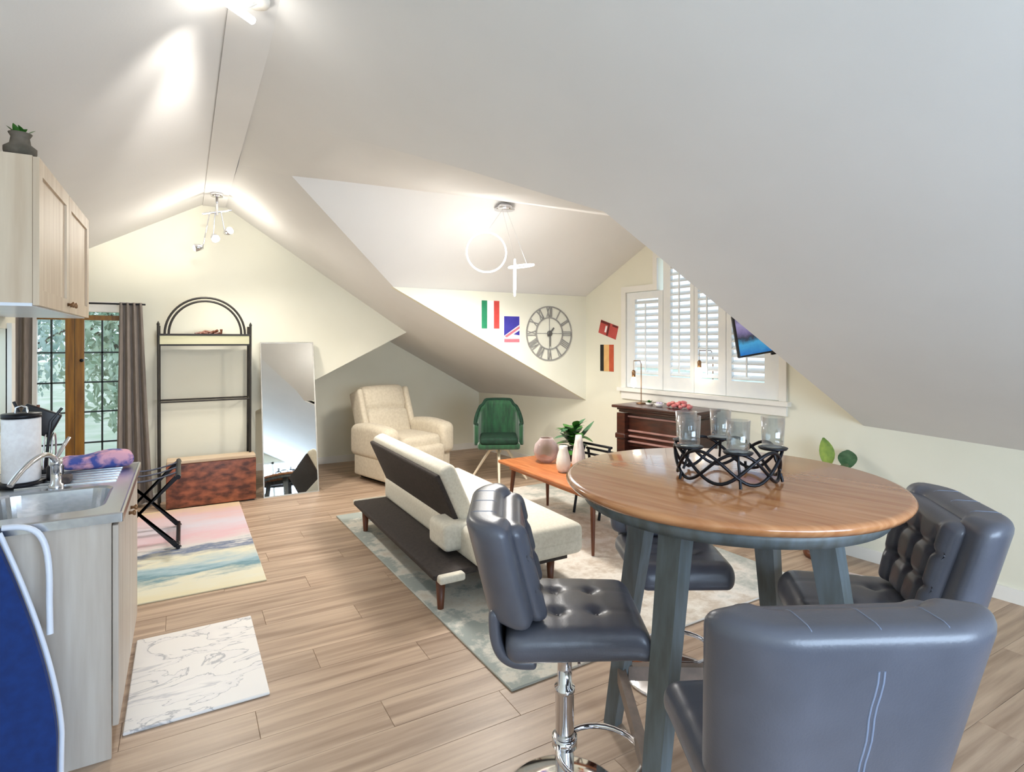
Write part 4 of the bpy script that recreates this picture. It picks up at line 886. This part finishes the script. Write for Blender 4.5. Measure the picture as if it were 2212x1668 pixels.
# ------------------------------------------------------------------ ridge spotlights
t = thing('far_track_light', 'cluster of three lit spotlights at the far end of the ridge', 'spotlight', (0.27, 5.88, rz(5.88) - 0.016))
MB().lathe([(0, -0.03), (0.05, -0.03), (0.055, -0.004), (0.05, 0), (0, 0)], 20).build('ceiling_plate', CHROME, t)
MB().lathe([(0.012, -0.20), (0.012, -0.03), (0, -0.03)], 10).build('stem', CHROME, t)
MB().tube([(-0.12, 0, -0.20), (0.12, 0, -0.14)], 0.010, 8).build('arm', CHROME, t)
base = Vector(t.location)
for (px, py), dr, pw in (((420, 536), (-0.9, -0.15, -0.25), 2.6), ((466, 516), (0.25, -0.8, -0.5), 2.2), ((497, 498), (0.5, -0.75, 0.25), 3.0)):
    p = atY(px, py, 5.85) - base; d = Vector(dr).normalized(); b_ = p - d * 0.07
    q = d.to_track_quat('Z', 'Y').to_matrix().to_4x4()
    hd = MB().lathe([(0, 0), (0.02, 0.0), (0.032, 0.03), (0.036, 0.07), (0.033, 0.07), (0.028, 0.035), (0, 0.03)], 20).build('lamp_head', CHROME, t, b_); hd.rotation_euler = q.to_euler()
    MB().lathe([(0, 0.052), (0.027, 0.052), (0.031, 0.066), (0.02, 0.076), (0, 0.078)], 20).build('bulb', BULB, hd)
    MB().tube([b_, (b_.x * 0.5, 0, -0.17)], 0.005, 6).build('bracket', CHROME, t)
    point('track_bulb_light', t, p + d * 0.03, pw, (1.0, 0.95, 0.86), 0.03)
np_ = atZ(517, 24, 2.90)
t = thing('near_track_light', 'bright tilted spotlight on the ridge at the top of the picture', 'spotlight', (0.27, np_.y + 0.02, rz(np_.y) - 0.016))
base = Vector(t.location)
MB().lathe([(0, -0.025), (0.05, -0.025), (0.055, -0.004), (0.05, 0), (0, 0)], 20).build('ceiling_plate', WHITE, t)
a, b = atZ(490, 5, 2.885) - base, atZ(545, 44, 2.905) - base
MB().tube([a, b], 0.017, 10).build('lamp_tube', LED, t)
MB().tube([(0, 0, -0.02), (a + b) / 2], 0.006, 6).build('stem', WHITE, t)
point('near_track_lamp', t, (a + b) / 2 + Vector((-0.02, 0, -0.06)), 1.0, (1.0, 0.96, 0.9), 0.03)
spot('far_track_beam', (0.22, 5.70, 2.55), (0.7, 5.0, 0.0), 75, (1.0, 0.95, 0.87), 150, 0.9, 0.08)
def on_left_slope(px, py):
    r = pray(px, py); k = 0.003
    for _ in range(20): p = Vector((0, 0, 1.53)) + r * k; k *= (lslope(p.x, p.y) - 1.53) / max(0.01, p.z - 1.53)
    return Vector((0, 0, 1.53)) + r * k
for (px, py), pw, an in (((318, 215), 26, 44), ((335, 385), 170, 24)):
    spot('near_track_beam', (0.13, np_.y + 0.05, 2.80), on_left_slope(px, py), pw, (1.0, 0.95, 0.88), an, 1.0, 0.06)

# ------------------------------------------------------------------ mantel fireplace
FZ = 0.95
t = thing('mantel_fireplace', 'dark mahogany electric fireplace with mantel below the window', 'fireplace', (3.53, 3.70, 0), 11.0)
MB().rbox(0.42, 0.86, 0.025, 0.008, (1, 1, 1), None, Matrix.Translation((0.19, 0, FZ - 0.0125))).build('mantel_top', MAHOG, t)
for k, (e, z) in enumerate(((0.018, FZ - 0.045), (0.034, FZ - 0.065))): MB().rbox(0.38 - e, 0.84 - 2 * e, 0.022, 0.006, (1, 1, 1), None, Matrix.Translation((0.205, 0, z + 0.009))).build('moulding', MAHOG, t)
for s in (-1, 1):
    MB().box(0.03, 0.10, s * 0.36 - 0.045, s * 0.36 + 0.045, 0.0, FZ - 0.075).build('pilaster', MAHOG, t)
    MB().rbox(0.10, 0.115, 0.05, 0.012, (1, 1, 1), None, Matrix.Translation((0.063, s * 0.36, 0.665))).build('capital', MAHOG, t)
    MB().box(0.10, 0.385, s * 0.385 - 0.015, s * 0.385 + 0.015, 0.0, FZ - 0.075).build('side_panel', MAHOG, t)
MB().box(0.085, 0.10, -0.314, 0.314, 0.70, FZ - 0.075).build('frieze_panel', MAHOG, t); MB().box(0.09, 0.10, -0.314, 0.314, 0.575, 0.699).build('lower_frieze', MAHOG, t)
REDB = mat('painted_sheen_mahogany_bead', (164, 122, 112), 0.22, rgb2=(146, 104, 94))  # mahogany lightened so its colour carries the beads' silvery reflection
for z in (FZ - 0.105, 0.715, 0.665, 0.615): MB().rbox(0.03, 0.63, 0.018, 0.006, (1, 1, 1), None, Matrix.Translation((0.085, 0, z))).build('bead', REDB, t)
MB().box(0.30, 0.32, -0.314, 0.314, 0.0, 0.60).build('firebox_back', BLACKP, t); MB().box(0.06, 0.30, -0.314, 0.314, 0.0, 0.09).build('hearth', MAHOG, t)
EMB = mat('ember_glow', (160, 60, 40), 0.8, rgb2=(60, 30, 26), scale=14, emit=(214, 96, 70), estr=0.6)
for k in range(4): MB().tube([(0.15 + 0.03 * (k % 2), -0.24 + 0.14 * k, 0.12 + 0.05 * (k % 2)), (0.20, -0.06 + 0.10 * k, 0.14 + 0.05 * ((k + 1) % 2))], 0.035, 8).build('log', EMB, t)
# things on the mantel
def hang_lamp(label, base_px, hz, arm_px):
    p = atZ(base_px[0], base_px[1], FZ); t = thing('bulb_lamp', label, 'lamp', p, 0, 'bulb lamps on the mantel')
    MB().lathe([(0, 0), (0.045, 0), (0.045, 0.008), (0.008, 0.014), (0, 0.014)], 20).build('base', BRASSD, t)
    d = _R * arm_px
    MB().tube([(0, 0, 0.01), (0, 0, hz - 0.03), tuple(d * 0.15 + Vector((0, 0, hz))), tuple(d + Vector((0, 0, hz)))], 0.0045, 8).build('stem', BRASSD, t)
    sk = MB().lathe([(0, 0), (0.016, 0.0), (0.018, 0.05), (0.008, 0.065), (0, 0.065)], 14).build('socket', BRASSD, t, d + Vector((0, 0, hz - 0.15)))
    MB().tube([d + Vector((0, 0, hz)), d + Vector((0, 0, hz - 0.09))], 0.002, 5).build('cord', BRASSD, t)
    MB().lathe([(0, -0.10), (0.02, -0.09), (0.028, -0.06), (0.02, -0.02), (0.012, 0), (0, 0)], 16).build('bulb', BULB, sk)
    point('bulb_lamp_light', t, d + Vector((-0.03, 0, hz - 0.21)), 0.35, (1.0, 0.82, 0.62), 0.03)
hang_lamp('slim brass lamp with hanging bulb at the far end of the mantel', (1385, 872), 0.40, -0.07)
hang_lamp('slim brass lamp with hanging bulb at the near end of the mantel', (1540, 879), 0.50, -0.12)
PINK = mat('pink_petals', (204, 104, 104), 0.7, rgb2=(226, 148, 140), scale=20)
t = thing('pink_flowers', 'low bunch of pink flowers lying on the mantel', 'flowers', atZ(1468, 883, FZ) + Vector((0, 0, 0.0)))
for k in range(20):
    a = k * 2.4; rr = 0.016 * math.sqrt(k); c = Vector((rr * math.cos(a) * 0.8, rr * math.sin(a) * 1.8, 0.0205 + 0.02 * (k % 3) * (1 - k / 22)))
    MB().lathe([(0, -0.02), (0.014, -0.012), (0.021, 0.004), (0.014, 0.014), (0.006, 0.012), (0, 0.004)], 9, c).build('bloom', PINK, t)
LIL = mat('lilac_petals', (206, 196, 214), 0.7, rgb2=(186, 172, 200), scale=20)
t = thing('lilac_bowl', 'little lilac and white trinket bowl next to the pink flowers', 'bowl', atZ(1424, 879, FZ))
MB().lathe([(0, 0), (0.025, 0), (0.045, 0.03), (0.041, 0.03), (0.02, 0.008), (0, 0.008)], 20).build('bowl', CERAM, t)
for k in range(5): MB().lathe([(0, -0.012), (0.014, 0), (0, 0.012)], 8, (0.018 * math.cos(k * 1.26), 0.018 * math.sin(k * 1.26), 0.033)).build('pebble', LIL, t)
t = thing('succulent_dish', 'small green succulent in a dish at the far end of the mantel', 'potted plant', atZ(1403, 875, FZ))
MB().lathe([(0, 0), (0.03, 0), (0.036, 0.022), (0.03, 0.022), (0, 0.018)], 18).build('dish', CERAM, t)
for k in range(10): put_leaf(t, LEAF, 0.04, 0.012, (0, 0, 0.02), k * 36, 20 + 25 * (k % 2), 0.2)

# ------------------------------------------------------------------ things on the coffee table
CZ = 0.4602
PG = mat('smoky_rose_glass', (206, 190, 188), 0.05, rgb2=(196, 178, 176))
nt = PG.node_tree; _t = nt.nodes.new('ShaderNodeBsdfTransparent'); _t.inputs[0].default_value = (0.86, 0.80, 0.78, 1); _m = nt.nodes.new('ShaderNodeMixShader'); _m.inputs[0].default_value = 0.35
_l = nt.nodes.new('ShaderNodeLayerWeight'); nt.links.new(_l.outputs['Facing'], _m.inputs[0])
nt.links.new(_t.outputs[0], _m.inputs[1]); nt.links.new(nt.nodes['Principled BSDF'].outputs[0], _m.inputs[2]); nt.links.new(_m.outputs[0], nt.nodes['Material Output'].inputs['Surface'])
p = atZ(1180, 998, CZ)
o = MB().lathe([(0, 0), (0.05, 0.0), (0.095, 0.04), (0.115, 0.10), (0.10, 0.16), (0.065, 0.20), (0.055, 0.215), (0.05, 0.213), (0.062, 0.195), (0.096, 0.155), (0.11, 0.10), (0.09, 0.045), (0.05, 0.006), (0, 0.006)], 32).build('globe_vase', PG, None, p)
tag(o, 'round smoky pink glass vase on the coffee table', 'vase')
MOT = mat('mottled_ivory_ceramic', (222, 212, 200), 0.3, rgb2=(170, 140, 120), scale=9, ramp=(0.5, 0.75))
p = atZ(1217, 1020, CZ)
o = MB().lathe([(0, 0), (0.038, 0.0), (0.055, 0.03), (0.06, 0.08), (0.05, 0.14), (0.034, 0.19), (0.036, 0.215), (0.028, 0.215), (0.026, 0.19), (0, 0.18)], 28).build('bottle_vase', MOT, None, p)
tag(o, 'rounded ivory and brown bottle vase on the near part of the coffee table', 'vase')
p = atZ(1250, 1008, CZ)
o = MB().lathe([(0, 0), (0.055, 0.0), (0.062, 0.03), (0.052, 0.12), (0.034, 0.22), (0.026, 0.27), (0.02, 0.27), (0.024, 0.22), (0, 0.20)], 28).build('cone_vase', mat('ribbed_pale_ceramic', (226, 216, 208), 0.35, rgb2=(192, 180, 172), scale=4, stretch=(14, 14, 1)), None, p)
tag(o, 'tall pale tapered vase beside the bottle vase on the coffee table', 'vase')
p = atZ(1238, 995, CZ)
t = thing('leafy_plant', 'bushy green plant in a dark pot behind the vases', 'potted plant', p)
MB().lathe([(0, 0), (0.06, 0), (0.075, 0.12), (0.07, 0.12), (0.06, 0.10), (0, 0.10)], 24).build('pot', BLACKP, t)
for k in range(44):
    put_leaf(t, LEAF if k % 4 else LEAFD, 0.10 + 0.08 * random.random(), 0.034, (0.02 * math.cos(k), 0.02 * math.sin(k), 0.10 + 0.20 * (k / 44)), k * 137.5, 10 + 55 * random.random(), 0.45)
put_leaf(t, LEAFD, 0.30, 0.028, (0.02, -0.02, 0.16), -78, 38, 0.05); put_leaf(t, LEAFD, 0.22, 0.035, (0, 0, 0.2), 98, 22, 0.3)

# black tubular stand by the fireplace
t = thing('metal_side_stand', 'black tubular metal stand beside the fireplace', 'stand', (3.19, 4.00, 0.0145), 8)
for y in (-0.15, 0.15):
    MB().tube([(-0.16, y, 0.0), (-0.06, y, 0.50), (-0.02, y, 0.60)], 0.012, 8).build('leg', BLACK, t); MB().tube([(0.16, y, 0.0), (0.04, y, 0.42), (0.02, y, 0.55)], 0.012, 8).build('leg', BLACK, t)
for x, z in ((-0.02, 0.60), (0.02, 0.55), (-0.05, 0.52), (0.04, 0.42)): MB().tube([(x, -0.17, z), (x, 0.17, z)], 0.011, 8).build('rail', BLACK, t)

# ------------------------------------------------------------------ plant by the right wall
t = thing('rubber_plant', 'tall potted plant with broad pale and dark leaves by the right wall', 'potted plant', (3.93, 2.42, 0), 0)
MB().lathe([(0, 0.05), (0.10, 0.05), (0.125, 0.26), (0.115, 0.26), (0.10, 0.23), (0, 0.23)], 28).build('pot', CERAM, t)
MB().lathe([(0, 0), (0.11, 0), (0.12, 0.02), (0.115, 0.0498), (0, 0.0498)], 24).build('saucer', WALNUT, t)
for k, (px, py, m_, L, W, yaw, pit) in enumerate(((1788, 1008, LEAFP, 0.20, 0.062, -20, 86), (1830, 1012, LEAFD, 0.19, 0.06, -62, 40), (1735, 1000, LEAFD, 0.16, 0.035, 70, 25), (1790, 1150, LEAF, 0.15, 0.035, 20, -50), (1838, 1140, LEAF, 0.15, 0.03, -40, -60), (1880, 1125, LEAF, 0.13, 0.03, -80, -20), (1805, 1030, LEAF, 0.18, 0.05, 150, 50))):
    r_ = pray(px, py); r_ = r_ * (3.95 / r_.x); b_ = Vector((0, 0, 1.53)) + r_ - Vector(t.location)
    b_.x = max(-0.12, min(0.1, b_.x))
    MB().tube(bez((0, 0, 0.22), (0, 0, 0.45), (b_.x * 0.6, b_.y * 0.6, max(0.45, b_.z) * 0.9), tuple(b_), 8), 0.006, 6).build('stem', LEAF, t)
    put_leaf(t, m_, L, W, b_, yaw, pit, 0.15)

# tilted television in front of the window
scr = bands_mat('tv_picture', [(0.0, (30, 110, 190)), (0.28, (70, 160, 214)), (0.42, (52, 60, 78)), (0.6, (120, 112, 160)), (0.8, (150, 144, 190)), (1.0, (78, 74, 110))], 'Z', 0.2, 0.2, 3.5)
b_ = scr.node_tree.nodes['Principled BSDF']; scr.node_tree.links.new(b_.inputs['Base Color'].links[0].from_socket, b_.inputs['Emission Color']); b_.inputs['Emission Strength'].default_value = 0.35
c = atD(1660, 716, 4.15)
t = thing('television', 'small black television tilted on an arm in front of the window', 'television', c)
t.rotation_euler = Euler((R(2), R(-10), R(-30)), 'XYZ')
MB().rbox(0.50, 0.03, 0.31, 0.008, (1, 1, 1)).build('casing', BLACKP, t); MB().box(-0.235, 0.12, -0.0172, -0.0155, -0.14, 0.14).build('screen', scr, t)
MB().tube([(0, 0.015, 0), (0.05, 0.12, 0), (0.12, 0.20, -0.1)], 0.012, 8).build('arm', BLACK, t)
MB().rbox(0.10, 0.02, 0.16, 0.006, (1, 1, 1), None, Matrix.Translation((0.13, 0.20, -0.12))).build('wall_plate', BLACK, t)
# small pale mat by the right wall
o = MB().rbox(0.36, 0.55, 0.012, 0.005, (1, 1, 1)).build('door_mat', mat('blush_white_mat', (228, 214, 210), 0.9, rgb2=(206, 190, 186), scale=20), None, (3.72, 1.86, 0.0062), (0, 0, 20)); tag(o, 'small blush-white mat on the floor by the right wall', 'mat')

# ------------------------------------------------------------------ garden outside the doors
o = MB().add([(-30, 7.6, -0.6), (25, 7.6, -0.6), (25, 40, 0.4), (-30, 40, 0.4), (-30, 7.6, -0.8), (25, 7.6, -0.8), (25, 40, 0.2), (-30, 40, 0.2)], [(0, 1, 2, 3), (7, 6, 5, 4), (0, 4, 5, 1)]).build('lawn', mat('lawn_green', (206, 206, 190), 0.95, rgb2=(176, 188, 160), scale=2, detail=8)); tag(o, 'green lawn outside beyond the glazed doors', 'lawn', kind='stuff')
o = MB().box(-30, XK - 0.3, -6, 6.3, -0.8, -0.6).build('side_yard', MATS['lawn_green']); tag(o, 'green lawn outside the sink window', 'lawn', kind='stuff')
o = MB().box(-4, 0.6, 6.55, 7.6, -0.75, -0.02).build('terrace', mat('pale_stone_terrace', (206, 204, 200), 0.8, rgb2=(190, 188, 184), scale=3)); tag(o, 'pale stone terrace just outside the glazed doors', 'terrace', kind='structure')
BARK = mat('grey_bark', (104, 96, 84), 0.9, rgb2=(78, 72, 62), scale=10, bump=0.3)
def tree(loc, h, rad, n, m_, label, seed):
    rn = random.Random(seed); t = thing('garden_tree', label, 'tree', loc)
    MB().tube([(0, 0, 0), (0.1, 0, h * 0.4), (0.0, 0.1, h * 0.8)], 0.1, 8, taper=[0.14, 0.10, 0.04]).build('trunk', BARK, t)
    for k in range(6):
        a = k * 1.05; MB().tube([(0.05, 0, h * (0.35 + 0.06 * k)), (rad * 0.4 * math.cos(a), rad * 0.4 * math.sin(a), h * (0.5 + 0.06 * k)), (rad * 0.85 * math.cos(a), rad * 0.85 * math.sin(a), h * (0.6 + 0.06 * k))], 0.03, 6, taper=[0.05, 0.03, 0.012]).build('branch', BARK, t)
    vs = []; fs = []
    for k in range(n):
        u = rn.random() ** 0.45; a = rn.random() * 6.283; z = rn.uniform(-1, 1); q = math.sqrt(1 - z * z)
        c = Vector((rad * u * q * math.cos(a), rad * u * q * math.sin(a), h * 0.62 + h * 0.42 * u * z)); s = rn.uniform(0.05, 0.11)
        E_ = Euler((rn.uniform(0, 6), rn.uniform(0, 6), rn.uniform(0, 6))).to_matrix(); b0 = len(vs)
        vs += [c + E_ @ Vector(p) for p in ((-s, 0, 0), (0, -s * 0.45, 0), (s, 0, 0), (0, s * 0.45, 0.01))]; fs.append((b0, b0 + 1, b0 + 2, b0 + 3))
    o = MB().add(vs, fs).build('foliage', m_, t); o['kind'] = 'stuff'
LG1 = mat('garden_leaf_hazed_blue', (196, 212, 206), 0.8, rgb2=(150, 176, 166), scale=3); LG2 = mat('garden_leaf_hazed_green', (190, 204, 184), 0.8, rgb2=(142, 166, 140), scale=3)  # leaf colours paled and blued to carry haze and door glass reflection
tree((-2.9, 12.4, -0.45), 3.6, 1.3, 2600, LG1, 'sparse garden tree with haze-tinted blue-green leaves seen through the left door leaf', 1)
tree((-0.6, 10.2, -0.45), 3.0, 0.95, 2000, LG2, 'leafy green garden tree seen through the right door leaf', 2)
tree((-3.2, 17.5, -0.3), 4.5, 2.2, 2600, LG2, 'large garden tree farther back on the lawn', 3)
tree((-5.0, 5.0, -0.598), 3.4, 1.6, 1800, LG1, 'garden tree outside the sink window', 4)
